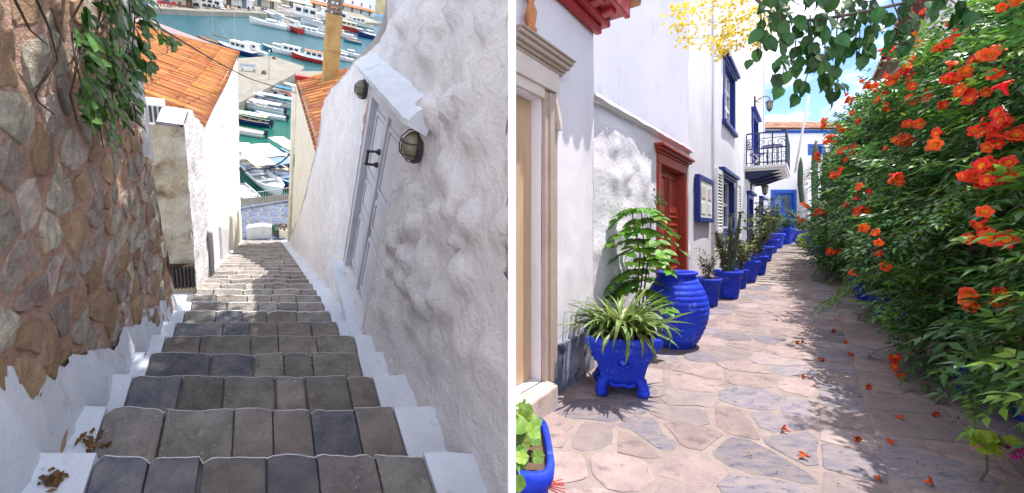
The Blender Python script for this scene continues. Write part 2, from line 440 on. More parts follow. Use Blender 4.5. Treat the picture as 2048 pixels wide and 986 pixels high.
# whitewash along the foot of the wall, rising and falling over the stones
m = MB(); NY = 240; vv = []
for q in range(NY + 1):
    Y = .25 + (4.02 - .25) * q / NY; zt = stairZ(Y) + skirt_h(Y)
    for j in range(7):
        t = j / 6; z = stairZ(Y) - .7 + (zt - stairZ(Y) + .7) * t
        th = .030 if j < 6 else .008
        yy = min(Y, cornerY(z))
        th += .022 * fbm((Y, z, 5), 4) + .012 * fbm((Y, z, 9), 14, 3) 
        vv.append((XS + th, yy, z))
m.add(vv, [(q * 7 + j, (q + 1) * 7 + j, (q + 1) * 7 + j + 1, q * 7 + j + 1) for q in range(NY) for j in range(6)])
m.build('whitewashed_foot', MATS['skirt_paint'], wall, smooth=True)
# whitewashed corner strip high up, left of the roof
m = MB(); vv = []
for q in range(15):
    z = .2 - q * .12
    w = .16 + .05 * noise.noise(Vector((z * 4, 0, 0)))
    for j in range(5):
        Y = cornerY(z) - w + w * j / 4
        vv.append((XS + .035 + .012 * fbm((Y, z, 5), 9) - (.03 if j == 0 else 0), Y, z))
m.add(vv, [(q * 5 + j, q * 5 + j + 1, (q + 1) * 5 + j + 1, (q + 1) * 5 + j) for q in range(14) for j in range(4)])
m.build('whitewashed_corner', MATS['lime_rough'], wall, smooth=True)

# hanging caper plant on the rubble wall
vine = thing('hanging_plant', 'green trailing plant with oval leaves hanging down the rubble wall', 'plant', ML)
lm = MB(); vv = []
for (u_, w_, c_) in ((0, 0, 0), (.25, .42, .05), (.6, .5, .06), (.88, .25, .02), (1, 0, -.04)):
    vv += [(-w_ * .5, u_, c_), (0, u_, c_ - .05), (w_ * .5, u_, c_)]
lm.add(vv, [(3 * q + j, 3 * q + j + 1, 3 * q + j + 4, 3 * q + j + 3) for q in range(4) for j in range(2)])
stems = [[(215, -60), (205, 0), (190, 80), (195, 160), (195, 230), (207, 297)], [(262, -60), (258, 0), (262, 60), (247, 130), (240, 205), (236, 243)],
         [(180, -60), (165, 0), (140, 45), (150, 120), (160, 160)], [(235, -40), (225, 40), (215, 110), (222, 170), (228, 215)],
         [(275, -20), (290, 40), (310, 62), (336, 84)], [(245, -50), (270, 30), (265, 95), (275, 140)], [(165, 60), (150, 150), (140, 190), (155, 245)]]
sm = MB(); leaf0 = None; r = random.Random(21)
for si, s_ in enumerate(stems):
    P3 = [PL(x, y, X=XS + .09 + .03 * math.sin(q * 1.7 + si)) for q, (x, y) in enumerate(s_)]
    sm.tube(P3, .005, 5, .002)
    for q in range(len(P3) - 1):
        a, b = P3[q], P3[q + 1]; L = (b - a).length; nL = int(L / .021)
        for t in range(nL):
            p = a.lerp(b, t / nL)
            sd = 1 if r.random() < .5 else -1
            dirv = Vector((r.uniform(.0, .5), sd * r.uniform(.25, 1), -r.uniform(.1, .9))).normalized()
            nrm = Vector((1, r.uniform(-.5, .5), r.uniform(.1, .9))); xa = dirv.cross(nrm).normalized(); za = xa.cross(dirv)
            sz = r.uniform(.065, .11)
            M = Matrix((xa, dirv, za)).transposed().to_4x4() @ Matrix.Scale(sz, 4); M.translation = p + dirv * .012 + Vector((r.uniform(0, .05), r.uniform(-.03, .03), 0))
            if leaf0 is None: leaf0 = lm.build('leaf', MATS['leaf_oval'], vine, M)
            elif len(vine.children) < 290: inst(leaf0, vine, M)
sm.build('stem', MATS['twig'], vine)
dry = thing('dry_creeper', 'bare brown creeper stems clinging to the rubble wall', 'creeper', ML)
for s_ in ([(130, -30), (120, 90), (80, 170), (70, 190), (78, 205), (110, 230)], [(60, -30), (100, 60), (115, 120), (90, 160), (66, 180)], [(250, -30), (205, 40), (170, 100), (135, 130)],
           [(20, -20), (60, 60), (95, 90)], [(268, 60), (262, 120), (250, 155)], [(240, 100), (262, 130), (270, 150)]):
    MB().tube([PL(x, y, X=XS + .06) for x, y in s_], .0042, 5, .002).build('stem', MATS['twig'], dry)

# ------------------------------------------------------------------ stained pier and whitewashed stub before the roofed house
pier = thing('plastered_pier', 'stained plaster pier with white side between rubble wall and tiled house', 'pier', ML)
def fp(a, b, h):                                       # front face, a = X, b = Z
    return Vector((a + .03 * (-2.6 - b) * 0, 5.0 - .045 * fbm((a, b, 2), 4) - .02 * fbm((a, b, 5), 12) + (-(h or 0)), b))
grid_wall(fp, (-1.35, -.63), (-4.6, -1.62), sub=.06).build('stained_face', MATS['stained_plaster'], pier, smooth=True)
prof = [(5.0, -1.60), (5.3, -1.56), (5.6, -1.62), (6.6, -2.12), (6.6, -5.2), (5.0, -4.6)]
def top_p(Y):
    for (a, b), (c_, d_) in zip(prof, prof[1:4]):
        if a <= Y <= c_: return b + (d_ - b) * (Y - a) / (c_ - a)
    return -2.12
def fs_(a, b, h): return Vector((-.635 + .02 * fbm((a, b, 1), 4) + .012 * fbm((a, b, 7), 11) - .02 * (b + 1.5) * 0, a, b))
grid_wall(fs_, (5.0, 6.62), (-5.3, -1.4), top=top_p, sub=.06).build('white_side', MATS['lime_rough'], pier, smooth=True)
m = MB(); tp = [(Y, top_p(Y)) for Y in (5.0, 5.3, 5.6, 6.1, 6.6)]
vv = []
for (Y, z) in tp: vv += [(-.64, Y, z), (-.84, Y, z + .01), (-.87, Y, -1.66 - (Y - 5) * .45), (-1.35, Y, -1.66 - (Y - 5) * .45)]
m.add(vv, [(4 * q + j, 4 * q + 4 + j, 4 * q + 5 + j, 4 * q + 1 + j) for q in range(4) for j in range(3)])
m.build('coping', MATS['lime'], pier)
gr = thing('floor_grate', 'rusty dark drain grate at the foot of the stained pier', 'grate', ML @ T(-.78, 4.93, stairZ(4.93) + .12))
g = MB(); g.box(-.15, .15, -.03, .03, -.02, .26); g.build('backing', MATS['rust'], gr)
for q in range(9): MB().box(-.14 + q * .033, -.125 + q * .033, -.05, -.034, -.02, .25).build('bar', MATS['iron'], gr)
acp = PL(309, 236, Y=6.0)
ac = thing('ac_unit', 'small white outdoor unit with dark louvres beside the tiled roof', 'ac unit', ML @ T(acp.x, 6.0, acp.z - .04, .1))
MB().box(-.2, .10, -.12, .12, 0, .24).build('casing', MATS['boat_white'], ac, bevel=.015)
for q in range(6): MB().box(-.16 + q * .042, -.135 + q * .042, -.134, -.122, .03, .21).build('louvre', MATS['boat_dark'], ac)

# ------------------------------------------------------------------ tiled house on the left of the lane
def tile_mesh(w, L, th=.012):
    m = MB(); n = 5; vv = []
    for (y, sc_) in ((0, 1.0), (L, .82)):
        for q in range(n + 1):
            a = math.pi * q / n
            vv.append((-math.cos(a) * w / 2 * sc_, y, math.sin(a) * w * .36 * sc_ + (.012 if y == 0 else 0)))
    for (y, sc_) in ((0, .84),):
        for q in range(n + 1):
            a = math.pi * q / n; vv.append((-math.cos(a) * w / 2 * sc_, y, math.sin(a) * w * .30 * sc_))
    K = n + 1
    return m.add(vv, [(q, q + 1, K + q + 1, K + q) for q in range(n)] + [(q + 1, q, 2 * K + q, 2 * K + q + 1) for q in range(n)])
def tiled_roof(parent, P, nc, nr, seed, tw=1.0, matn='roof_tile'):
    """P(s,t): s along the eave 0..1, t up the slope 0..1.  one barrel tile per cell"""
    r = random.Random(seed); w = (P(1 / nc, 0) - P(0, 0)).length; L = (P(.5, 1) - P(.5, 0)).length / nr
    base = None; me = tile_mesh(w * 1.04, L * 1.18)
    bed = MB(); vv = []
    for q in range(13):
        for j in range(7): vv.append(P(q / 12, j / 6) - Vector((0, 0, .05)))
    bed.add(vv, [(7 * q + j, 7 * q + 7 + j, 7 * q + 8 + j, 7 * q + 1 + j) for q in range(12) for j in range(6)]); bed.build('roof_bed', MATS['roof_bed'], parent)
    for i in range(nc):
        for j in range(nr):
            s, t = (i + .5) / nc, j / nr
            p = P(s, t); yd = (P(s, t + 1 / nr) - p).normalized(); xd = (P(min(1, s + .5 / nc), t) - P(s - .5 / nc, t)).normalized()
            zd = xd.cross(yd).normalized(); xd = yd.cross(zd)
            M = Matrix((xd, yd, zd)).transposed().to_4x4() @ Matrix.Rotation(r.uniform(-.03, .03), 4, 'Z') @ Matrix.Rotation(r.uniform(.01, .035), 4, 'X')
            M.translation = p + zd * r.uniform(-.003, .01) + xd * r.uniform(-.006, .006)
            if base is None: base = me.build('roof_tile', MATS[matn], parent, M, smooth=True)
            else: inst(base, parent, M)
hs = thing('tiled_house', 'white house with orange tiled roof on the left of the stairway', 'house', ML)
def XH(Y): return -.70 + (Y - 6.4) / 8.6 * .14
def fh(a, b, h):
    return Vector((XH(a) + .02 * fbm((a, b, 1), 2) + .012 * fbm((a, b, 7), 9) - max(0, (b + 3.2)) * .0 - .0, a, b))
grid_wall(fh, (6.4, 15.0), (-9.6, -2.05), top=lambda Y: -2.16 - (Y - 6.4) * .043, sub=.11).build('wall', MATS['bright_white'], hs, smooth=True)
m = MB(); m.add([(XH(15), 15.0, -9.6), (-4.2, 15.0, -9.6), (-4.2, 15.0, -1.7), (XH(15), 15.0, -2.53)], [(0, 1, 2, 3)])
m.add([(XH(6.4), 6.4, -5.5), (-3.0, 6.4, -5.5), (-3.0, 6.4, -1.45), (XH(6.4), 6.4, -2.2)], [(0, 1, 2, 3)])
m.build('gable', MATS['bright_white'], hs)
def P_left(s, t):
    Y = 15.15 - s * 8.8; e = XH(Y) + .06; z0 = -2.13 - (Y - 6.4) * .043
    up = .36 - (Y - 6.4) / 8.6 * .22
    X = e - t * 2.9
    return Vector((X, Y, z0 + t * 2.9 * up + .03 * math.sin(t * 3 + Y)))
tiled_roof(hs, P_left, 33, 9, 3)
pt = PL(420, 466, X=-.60); 
dp = thing('drain_pipe', 'short white drain pipe standing against the white wall by the stairs', 'pipe', ML @ T(-.60, pt.y, stairZ(pt.y)))
MB().tube([(0, 0, -.1), (0, 0, pt.z - stairZ(pt.y)), (-.04, 0, pt.z - stairZ(pt.y) + .04)], .035, 10).build('pipe', MATS['boat_grey'], dp, smooth=True)
for (nm, y0, y1, x1, dz, mt) in (('white_buttress', 8.4, 10.2, -.57, .75, 'lime'), ('cream_buttress', 10.6, 12.6, -.50, .95, 'cream_wall'), ('cream_post', 13.1, 14.3, -.47, 1.1, 'cream_wall')):
    lab = {'white_buttress': 'low whitewashed buttress at the foot of the tiled house wall', 'cream_buttress': 'larger cream buttress lower down the stairs at the tiled house',
           'cream_post': 'lowest cream buttress where the stairs reach the quay'}[nm]
    bt = MB(); z0, z1 = stairZ(y0) + dz, stairZ(y1) + dz * .95
    X0 = XH(y0) - .1
    bt.hexa([(X0, y0, z1 - 3), (x1, y0, z1 - 3), (x1, y1, z1 - 3), (X0, y1, z1 - 3), (X0, y0 + .1, z0 + .05), (x1 - .06, y0 + .1, z0 - .05), (x1 - .04, y1, z1 - .05), (X0, y1, z1 + .1)])
    tag(bt.build('buttress', MATS[mt], None, ML, bevel=.05), lab, 'buttress', 'buttresses along the tiled house')

# ------------------------------------------------------------------ tall whitewashed wall on the right with door
XR = .78
def XW(z): return XR + max(0, z + 3.0) * .02
profR = [(.2, 4.2), (3.55, 4.2), (3.62, .5), (3.69, -.06), (3.76, -.24), (4.02, -.39), (4.77, -.68), (5.34, -.95), (6.1, -1.25), (6.6, -1.5), (6.95, -1.8), (7.05, -2.3), (7.9, -3.24), (9.5, -4.85), (12.6, -7.2), (13.4, -8.9)]
def topR(Y):
    for (a, b), (c_, d_) in zip(profR, profR[1:]):
        if a <= Y <= c_: return b + (d_ - b) * (Y - a) / (c_ - a)
    return -8.9
DY0, DY1, DZ0, DZ1 = 2.86, 4.06, -2.72, -.72          # door opening
def skew(Y, z):                                        # old door out of plumb
    return 0
SK = .13
def unsk(a, b): return a + SK * max(-1.2, min(1.6, (-1.72 - b))) * math.exp(-((a - 3.4) / 1.6) ** 4)
rr_ = random.Random(3)
lumps = [(rr_.uniform(.4, 4.1), rr_.uniform(-3.2, 1.4), rr_.uniform(.05, .13), rr_.uniform(.04, .08)) for _ in range(300)]
grid_l = {}
for L_ in lumps: grid_l.setdefault((int(L_[0] / .4), int(L_[1] // .4)), []).append(L_)
def fR(a, b, h):
    d = .025 * fbm((a, b, 3), 1.6, 3) + .008 * fbm((a, b, 13), 9, 3)
    if h is None:
        w = min(1, max(0, (b - (stairZ(a) + .05)) / .4)) if a < 7 else 0
        mxl = 0
        for i in (-1, 0, 1):
            for j in (-1, 0, 1):
                for (la, lb, lr, lh) in grid_l.get((int(a / .4) + i, int(b // .4) + j), ()):
                    q = math.hypot(a - la, b - lb) / lr + .18 * noise.noise(Vector((a * 9, b * 9, la)))
                    if q < 1: mxl = max(mxl, w * lh * (1 - q ** 7) * (.85 + .35 * fbm((a, b, la), 11, 3)))
        d += mxl
        ed = max(DY0 - .1 - a, a - DY1 - .1, DZ0 - b, b - DZ1 - .3)
        d *= min(1, max(.15, ed / .2)) if ed > 0 else .15
        d += .012 * fbm((a, b, 31), 13, 3) + .006 * fbm((a, b, 41), 30, 2)
        return CL(Vector((XW(b) - d, unsk(a, b), b)))
    return CL(Vector((XW(b) - h, unsk(a, b), b)))
rw = thing('whitewashed_wall', 'tall lumpy whitewashed wall with a door on the right of the stairway', 'wall', ML)
grid_wall(fR, (.2, 13.4), (-9.3, 4.2), holes=[(DY0, DY1, DZ0, DZ1)], top=topR, depth=.13, sub=.045).build('plaster_face', MATS['lime_rough'], rw, smooth=True)
m = MB(); vv = []
YS = [a for a, b in profR]
for Y in [.2 + 13.2 * q / 120 for q in range(121)]:
    z = topR(Y); vv += [CL(Vector((XW(z) - .01, Y, z - .005))), CL(Vector((XW(z) + (.5 if Y < 6.8 else .1), Y, z - .03)))]
m.add(vv, [(2 * q, 2 * q + 2, 2 * q + 3, 2 * q + 1) for q in range(120)])
m.build('wall_top', MATS['lime'], rw, smooth=True)
m = MB()   # rounded whitewashed foot along the steps
vv = []
for q in range(121):
    Y = 5 + 8.1 * q / 120; z = stairZ(Y)
    vv += [CL(Vector(p_)) for p_ in ((XR - .05 - .02 * noise.noise(Vector((Y * 3, 0, 0))), Y, z - .3), (XR - .03, Y, z - .14), (XR + .02, Y, z - .05 + .12 * min(1, max(0, Y - 5))))]
m.add(vv, [(3 * q + j, 3 * q + 3 + j, 3 * q + 4 + j, 3 * q + 1 + j) for q in range(120) for j in range(2)])
m.build('whitewashed_foot', MATS['skirt_paint'], rw, smooth=True)
# door
dr = thing('white_door', 'white panelled double door in the whitewashed wall on the stairs', 'door', ML)
def DP(a, b, h): return Vector((XW(b) - h, unsk(a, b), b))
def dbox(mb, a0, a1, b0, b1, h0, h1):
    p = [DP(a, b, h) for h in (h0, h1) for (a, b) in ((a0, b0), (a1, b0), (a1, b1), (a0, b1))]
    mb.hexa(p)
    return mb
fr = .11
fm = MB()
dbox(fm, DY0, DY0 + fr, DZ0, DZ1, -.12, -.01); dbox(fm, DY1 - fr * .7, DY1, DZ0, DZ1, -.12, -.01); dbox(fm, DY0 + fr, DY1 - fr * .7, DZ1 - .1, DZ1, -.12, -.012)
fm.build('frame', MATS['door_grey'], dr, bevel=.006)
mid = (DY0 + DY1) / 2 + .06
for (a0, a1) in ((DY0 + fr, mid - .012), (mid + .012, DY1 - fr * .7)):
    lf = dbox(MB(), a0, a1, DZ0 + .03, DZ1 - .1, -.11, -.075).build('door_leaf', MATS['door_grey'], dr, bevel=.004)
    for (b0, b1) in ((DZ0 + .12, DZ0 + .72), (DZ0 + .82, DZ0 + 1.12), (DZ0 + 1.2, DZ1 - .2)):
        pm = MB(); dbox(pm, a0 + .06, a1 - .06, b0, b0 + .03, -.075, -.055); dbox(pm, a0 + .06, a1 - .06, b1 - .03, b1, -.075, -.055)
        dbox(pm, a0 + .06, a0 + .09, b0 + .03, b1 - .03, -.075, -.055); dbox(pm, a1 - .09, a1 - .06, b0 + .03, b1 - .03, -.075, -.055)
        pm.build('panel_moulding', MATS['door_grey'], lf, bevel=.004)
        dbox(MB(), a0 + .11, a1 - .11, b0 + .05, b1 - .05, -.075, -.062).build('panel', MATS['door_grey'], lf, bevel=.005)
dbox(MB(), mid - .03, mid + .03, DZ0 + .03, DZ1 - .1, -.075, -.045).build('astragal', MATS['door_grey'], dr, bevel=.008)
dbox(MB(), DY0 - .03, DY1 + .05, DZ0 - .09, DZ0 - .005, -.12, .10).build('threshold', MATS['skirt_paint'], dr, bevel=.01)
hd = MB(); hz = -1.24
hd.tube([DP(mid + .02, hz + .06, -.07), DP(mid + .02, hz + .06, .03), DP(mid + .02, hz + .05, .05), DP(mid + .02, hz - .05, .05), DP(mid + .02, hz - .06, .03), DP(mid + .02, hz - .06, -.07)], .011, 8)
hd.ball(DP(mid + .02, hz + .06, -.035), .026); hd.ball(DP(mid + .02, hz - .06, -.035), .026); hd.ball(DP(mid + .02, hz + .055, .05), .017); hd.ball(DP(mid + .02, hz - .055, .05), .017)
hd.build('door_handle', MATS['iron'], dr, smooth=True)
# canopy over the door
cn = MB(); Ya, Yb = 2.28, 3.95; vv = []
for q in range(25):
    Y = Ya + (Yb - Ya) * q / 24; wv = .012 * noise.noise(Vector((Y * 5, 0, 0))); drop = .012 * noise.noise(Vector((Y * 11, 4, 0)))
    o_ = .10 + wv * .6
    if q == 0: o_ -= .02
    vv += [(XW(-.5) + .03, Y, -.45 + wv), (XR - o_ * .5, Y, -.53 + wv), (XR - o_, Y, -.58), (XR - o_ + .005, Y, -.615 - drop), (XR + .03, Y, -.66)]
cn.add(vv, [(5 * q + j, 5 * q + 5 + j, 5 * q + 6 + j, 5 * q + 1 + j) for q in range(24) for j in range(4)] + [(0, 1, 2, 3, 4), (124, 123, 122, 121, 120)])
tag(cn.build('door_canopy', MATS['skirt_paint'], None, ML, smooth=False), 'sloping whitewashed ledge projecting over the white door', 'canopy')
def bulkhead(px, py, label, X, sc_=1.0):
    p = PL(px, py, X=X)
    t = thing('bulkhead_lamp', label, 'lamp', ML @ T(X + .045 * sc_, p.y, p.z) @ Matrix.Scale(sc_, 4), 'caged wall lamps by the white door')
    MB().lathe([(.0, .0), (.075, .0), (.078, .03), (.07, .035), (0, .036)], 20, Matrix.Rotation(-math.pi / 2, 4, 'Y'), lambda q, a: Vector((q.x * 1.55, q.y, q.z))).build('base', MATS['iron'], t, smooth=False)
    pr = [(.062 * math.cos(math.pi / 2 * q / 6) + .001, .035 + .085 * math.sin(math.pi / 2 * q / 6) ** .8) for q in range(7)]
    MB().lathe(pr, 20, Matrix.Rotation(-math.pi / 2, 4, 'Y'), lambda q, a: Vector((q.x * 1.55, q.y, q.z))).build('glass', MATS['lamp_glass'], t, smooth=True)
    cg = MB()
    for y in (-.025, .025): cg.tube([(-.03, y, -.112), (-.08, y, -.1), (-.125, y, -.05), (-.13, y, 0), (-.125, y, .05), (-.08, y, .1), (-.03, y, .112)], .0042, 6)
    for z in (-.05, .03): cg.tube([(-.03, -.07, z), (-.09, -.062, z), (-.128, -.02, z), (-.128, .02, z), (-.09, .062, z), (-.03, .07, z)], .0042, 6)
    cg.tube([(-.035, .072 * math.cos(a), .115 * math.sin(a)) for a in [2 * math.pi * q / 20 for q in range(21)]], .006, 6)
    cg.ball((-.02, 0, .125), .018)
    cg.build('wire_cage', MATS['iron'], t, smooth=True)
    return t
bulkhead(826, 292, 'bulkhead lamp with black wire cage near the handle side of the white door', XR, .88)
bulkhead(724, 179, 'bulkhead lamp seen edge-on at the far end of the door ledge', XR, .72)

# ------------------------------------------------------------------ second tiled house on the right with chimney
h2 = thing('chimney_house', 'cream house with orange tiled roof and tall chimney right of the stairs', 'house', ML)
grid_wall(lambda a, b, h: Vector((.90 + .01 * fbm((a, b, 2), 3), a, b)), (7.0, 14.2), (-9.4, -2.62), sub=.2).build('wall', MATS['cream_wall'], h2, smooth=True)
MB().add([(.9, 14.2, -9.4), (3.2, 14.2, -9.4), (3.2, 14.2, -2.2), (.9, 14.2, -2.62)], [(0, 1, 2, 3)]).build('end_wall', MATS['cream_wall'], h2)
MB().box(.84, .9, 7.1, 13.2, -2.70, -2.60).build('eave_board', MATS['boat_brown'], h2)
def P_right(s, t):
    Y = 7.15 + s * 5.85; return Vector((.80 + t * 2.4, Y, -2.6 + t * 2.4 * .42))
tiled_roof(h2, P_right, 23, 6, 5)
MB().box(.8, 3.3, 12.95, 13.1, -2.72, -2.5).build('verge_board', MATS['boat_red'], h2)
pc = PL(657, 150, Y=12.2)
ch = MB().box(-.175, .175, -.175, .175, -.6, 1.45).build('chimney', MATS['yellow_plaster'], h2, T(pc.x + .04, 12.2, pc.z, .0), bevel=.02)
MB().box(-.19, .19, -.19, .19, .60, .69).build('band', MATS['yellow_plaster'], ch, bevel=.02)
for q in range(3): MB().box(-.16, .16, -.16, .16, 1.50 + q * .11, 1.56 + q * .11).build('cap_slab', MATS['concrete'], ch)
for (x, y) in ((-.12, -.12), (.12, -.12), (.12, .12), (-.12, .12)): MB().box(x - .025, x + .025, y - .025, y + .025, 1.45, 1.80).build('cap_post', MATS['concrete'], ch)
MB().box(-.15, .15, -.15, .15, 1.80, 1.92).build('cap_top', MATS['roof_tile'], ch, bevel=.03)
for (x, y0) in ((.84, 13.7), (.83, 14.0)): MB().tube([(x, y0, -9), (x, y0, -3.0)], .04, 8).build('downpipe', MATS['cream_wall'], h2, smooth=True)

# ------------------------------------------------------------------ quay at the foot of the stairs
quay = MB(); ZP = step_line(NST - 1)[0] - .1
a_, b_ = PL(478, 419, Z=ZP), PL(580, 403, Z=ZP)
dirq = (b_ - a_); A0 = a_ - dirq * 6; B0 = b_ + dirq * 4
poly = [(A0.x, A0.y, ZP), (B0.x, B0.y, ZP), (B0.x, 14.2, ZP), (A0.x, 14.2, ZP)]
quay.prism(poly[::-1], (0, 0, -6))
qo = tag(quay.build('quay', MATS['concrete'], None, ML), None, None, None, 'structure')
pts = []; r = random.Random(9)
for q in range(11):
    for j in range(9): pts.append((-1.6 + q * .36 + r.uniform(-.1, .1), 14.7 + j * .4 + r.uniform(-.12, .12)))
for kq, c_ in enumerate(voronoi(pts, [(-1.4, 14.6), (1.8, 14.6), (1.8, 18.2), (-1.4, 17.1)], .05)):
    if c_: stone_mesh(c_, lambda a, b, h: Vector((a, b, ZP + h)), .02, .01, .1, .2, .004, kq).build('paving_stone', MATS['plaza_stone'], qo)
lw = MB(); p0, p1 = PL(494, 477, Z=ZP), PL(543, 474, Z=ZP); vv = []
for q in range(9):
    t = q / 8; p = p0.lerp(p1, t); h = .50 + .06 * math.sin(t * math.pi) + .03 * noise.noise(Vector((t * 5, 0, 0)))
    vv += [(p.x, p.y - .1, ZP - .3), (p.x, p.y - .1, ZP + h - .05), (p.x, p.y, ZP + h), (p.x, p.y + .12, ZP + h - .05), (p.x, p.y + .12, ZP - .3)]
lw.add(vv, [(5 * q + j, 5 * q + 5 + j, 5 * q + 6 + j, 5 * q + 1 + j) for q in range(8) for j in range(4)] + [(0, 1, 2, 3, 4), (44, 43, 42, 41, 40)])
tag(lw.build('low_wall', MATS['skirt_paint'], None, ML, smooth=False), 'low whitewashed wall across the foot of the stairs', 'wall')
rl = thing('quay_railing', 'grey green iron railing along the quay edge above the boats', 'railing', ML)
RA, RB = PL(474, 420, Z=ZP) , PL(582, 402, Z=ZP); RA = RA - (RB - RA) * .8; RB = RB + (RB - RA) * .3
nb = 52
for hgt in (.06, .62): MB().tube([RA + Vector((0, 0, hgt)), RB + Vector((0, 0, hgt))], .016, 6).build('rail', MATS['boat_steel'], rl)
bar0 = None
for q in range(nb + 1):
    p = RA.lerp(RB, q / nb)
    if bar0 is None: bar0 = MB().tube([(0, 0, 0), (0, 0, .62)], .009, 5).build('bar', MATS['boat_steel'], rl, T(*p))
    else: inst(bar0, rl, T(*p))
pb = PL(553, 470, Z=ZP)
tb = thing('leafy_bush', 'small round green bush at the foot of the stairs', 'bush', ML @ T(pb.x, pb.y + .1, ZP))
def leaf_ball(name, R0, n, sz, m_, parent, c=(0, 0, 0), sq=(1, 1, 1), seed=0):
    r = random.Random(seed); m = MB()
    for _ in range(n):
        d = Vector((r.gauss(0, 1), r.gauss(0, 1), r.gauss(0, 1))).normalized() * R0 * r.uniform(.5, 1) ** .5
        p = Vector((d.x * sq[0], d.y * sq[1], d.z * sq[2])) + Vector(c)
        a = Vector((r.gauss(0, 1), r.gauss(0, 1), r.gauss(0, .7))).normalized(); b = a.cross(Vector((r.gauss(0, 1), r.gauss(0, 1), r.gauss(0, 1)))).normalized()
        s_ = sz * r.uniform(.7, 1.3)
        m.add([p - a * s_, p + b * s_ * .45, p + a * s_, p - b * s_ * .45], [(0, 1, 2), (0, 2, 3)])
    return m.build(name, MATS[m_], parent, kind='stuff')
leaf_ball('foliage', .17, 260, .035, 'leaf_dark', tb, (0, 0, .2), seed=2)
MB().tube([(0, 0, 0), (0, 0, .2)], .012, 5).build('stem', MATS['twig'], tb)
pb = PL(566, 474, Z=ZP)
pp = thing('flower_pot', 'square cream planter with brownish plant at the foot of the stairs', 'planter', ML @ T(pb.x, pb.y, ZP))
MB().box(-.12, .12, -.12, .12, 0, .32).build('box', MATS['cream_wall'], pp, bevel=.02)
leaf_ball('foliage', .15, 160, .035, 'dry_leaf', pp, (0, 0, .42), seed=4)

# ------------------------------------------------------------------ harbour: water, pier, far quay
ZS = -14.0
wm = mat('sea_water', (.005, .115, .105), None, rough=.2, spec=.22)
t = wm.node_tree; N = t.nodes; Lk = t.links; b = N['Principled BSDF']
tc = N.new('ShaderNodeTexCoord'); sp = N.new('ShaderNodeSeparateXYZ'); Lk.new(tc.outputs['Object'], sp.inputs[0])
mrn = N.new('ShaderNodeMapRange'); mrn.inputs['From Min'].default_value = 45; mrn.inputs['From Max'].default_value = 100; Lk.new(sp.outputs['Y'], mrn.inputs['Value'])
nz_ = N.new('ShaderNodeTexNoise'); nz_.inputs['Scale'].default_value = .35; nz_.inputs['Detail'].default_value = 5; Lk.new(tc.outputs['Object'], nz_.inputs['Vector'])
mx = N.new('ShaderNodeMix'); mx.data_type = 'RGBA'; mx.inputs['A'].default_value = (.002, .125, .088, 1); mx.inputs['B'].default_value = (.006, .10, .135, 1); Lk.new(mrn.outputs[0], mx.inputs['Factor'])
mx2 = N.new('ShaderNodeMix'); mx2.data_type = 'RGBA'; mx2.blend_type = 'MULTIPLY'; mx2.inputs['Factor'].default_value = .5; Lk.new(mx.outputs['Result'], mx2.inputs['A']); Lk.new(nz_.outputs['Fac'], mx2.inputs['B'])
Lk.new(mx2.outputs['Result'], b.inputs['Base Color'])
mpn = N.new('ShaderNodeMapping'); mpn.inputs['Scale'].default_value = (.6, 1.6, 1); Lk.new(tc.outputs['Object'], mpn.inputs['Vector'])
n2 = N.new('ShaderNodeTexNoise'); n2.inputs['Scale'].default_value = 1.6; n2.inputs['Detail'].default_value = 6; n2.inputs['Roughness'].default_value = .65; Lk.new(mpn.outputs[0], n2.inputs['Vector'])
bp = N.new('ShaderNodeBump'); bp.inputs['Strength'].default_value = .45; bp.inputs['Distance'].default_value = .25; Lk.new(n2.outputs['Fac'], bp.inputs['Height']); Lk.new(bp.outputs[0], b.inputs['Normal'])
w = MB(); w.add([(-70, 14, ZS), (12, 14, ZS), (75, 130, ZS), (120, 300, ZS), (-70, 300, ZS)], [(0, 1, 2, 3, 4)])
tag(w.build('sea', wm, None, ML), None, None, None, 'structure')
def SEA(px, py, dz=0): return PL(px, py, Z=ZS + dz)
pr = MB(); pl = [SEA(x, y, .9) for x, y in ((420, 118), (480, 116), (545, 112), (609, 133), (604, 140), (480, 205), (420, 236))]
pr.prism(pl, (0, 0, -2)); po = tag(pr.build('harbour_pier', MATS['concrete'], None, ML), None, None, None, 'structure')
bn = SEA(497, 143, .9); bt = thing('bench', 'small grey bench on the concrete pier', 'bench', ML @ T(bn.x, bn.y, bn.z, .4))
MB().box(-.9, .9, -.2, .2, .4, .47).build('seat', MATS['boat_steel'], bt); MB().box(-.9, .9, .2, .25, .5, .9).build('backrest', MATS['boat_steel'], bt)
for x in (-.7, .7): MB().box(x - .06, x + .06, -.18, .2, 0, .4).build('leg', MATS['boat_steel'], bt)
q = SEA(538, 160, .9); lp_ = thing('pier_lamp_post', 'thin grey lamp post standing on the concrete pier', 'lamp post', ML @ T(q.x, q.y, q.z))
MB().tube([(0, 0, 0), (0, 0, 3.4)], .05, 6, .035).build('pole', MATS['boat_grey'], lp_); MB().ball((0, 0, 3.45), .12).build('lamp_head', MATS['boat_cream'], lp_)
for (px, py, rad, n_) in ((528, 148, .28, 5), (548, 118, .25, 4), (470, 120, .3, 4)):
    q = SEA(px, py, .9); m = MB(); r = random.Random(px)
    for k_ in range(n_): m.tube([(rad * math.cos(a) * (1 - .1 * k_), rad * math.sin(a) * (1 - .1 * k_), .05 + k_ * .08) for a in [2 * math.pi * t_ / 12 for t_ in range(13)]], .06, 5)
    tag(m.build('rope_coil', MATS['boat_brown'], None, ML @ T(*q)), {528: 'brown coil of mooring rope in the middle of the pier', 548: 'brown rope coil at the far edge of the pier', 470: 'brown rope coil on the pier next to the tiled roof'}[px], 'rope', 'rope coils on the pier')
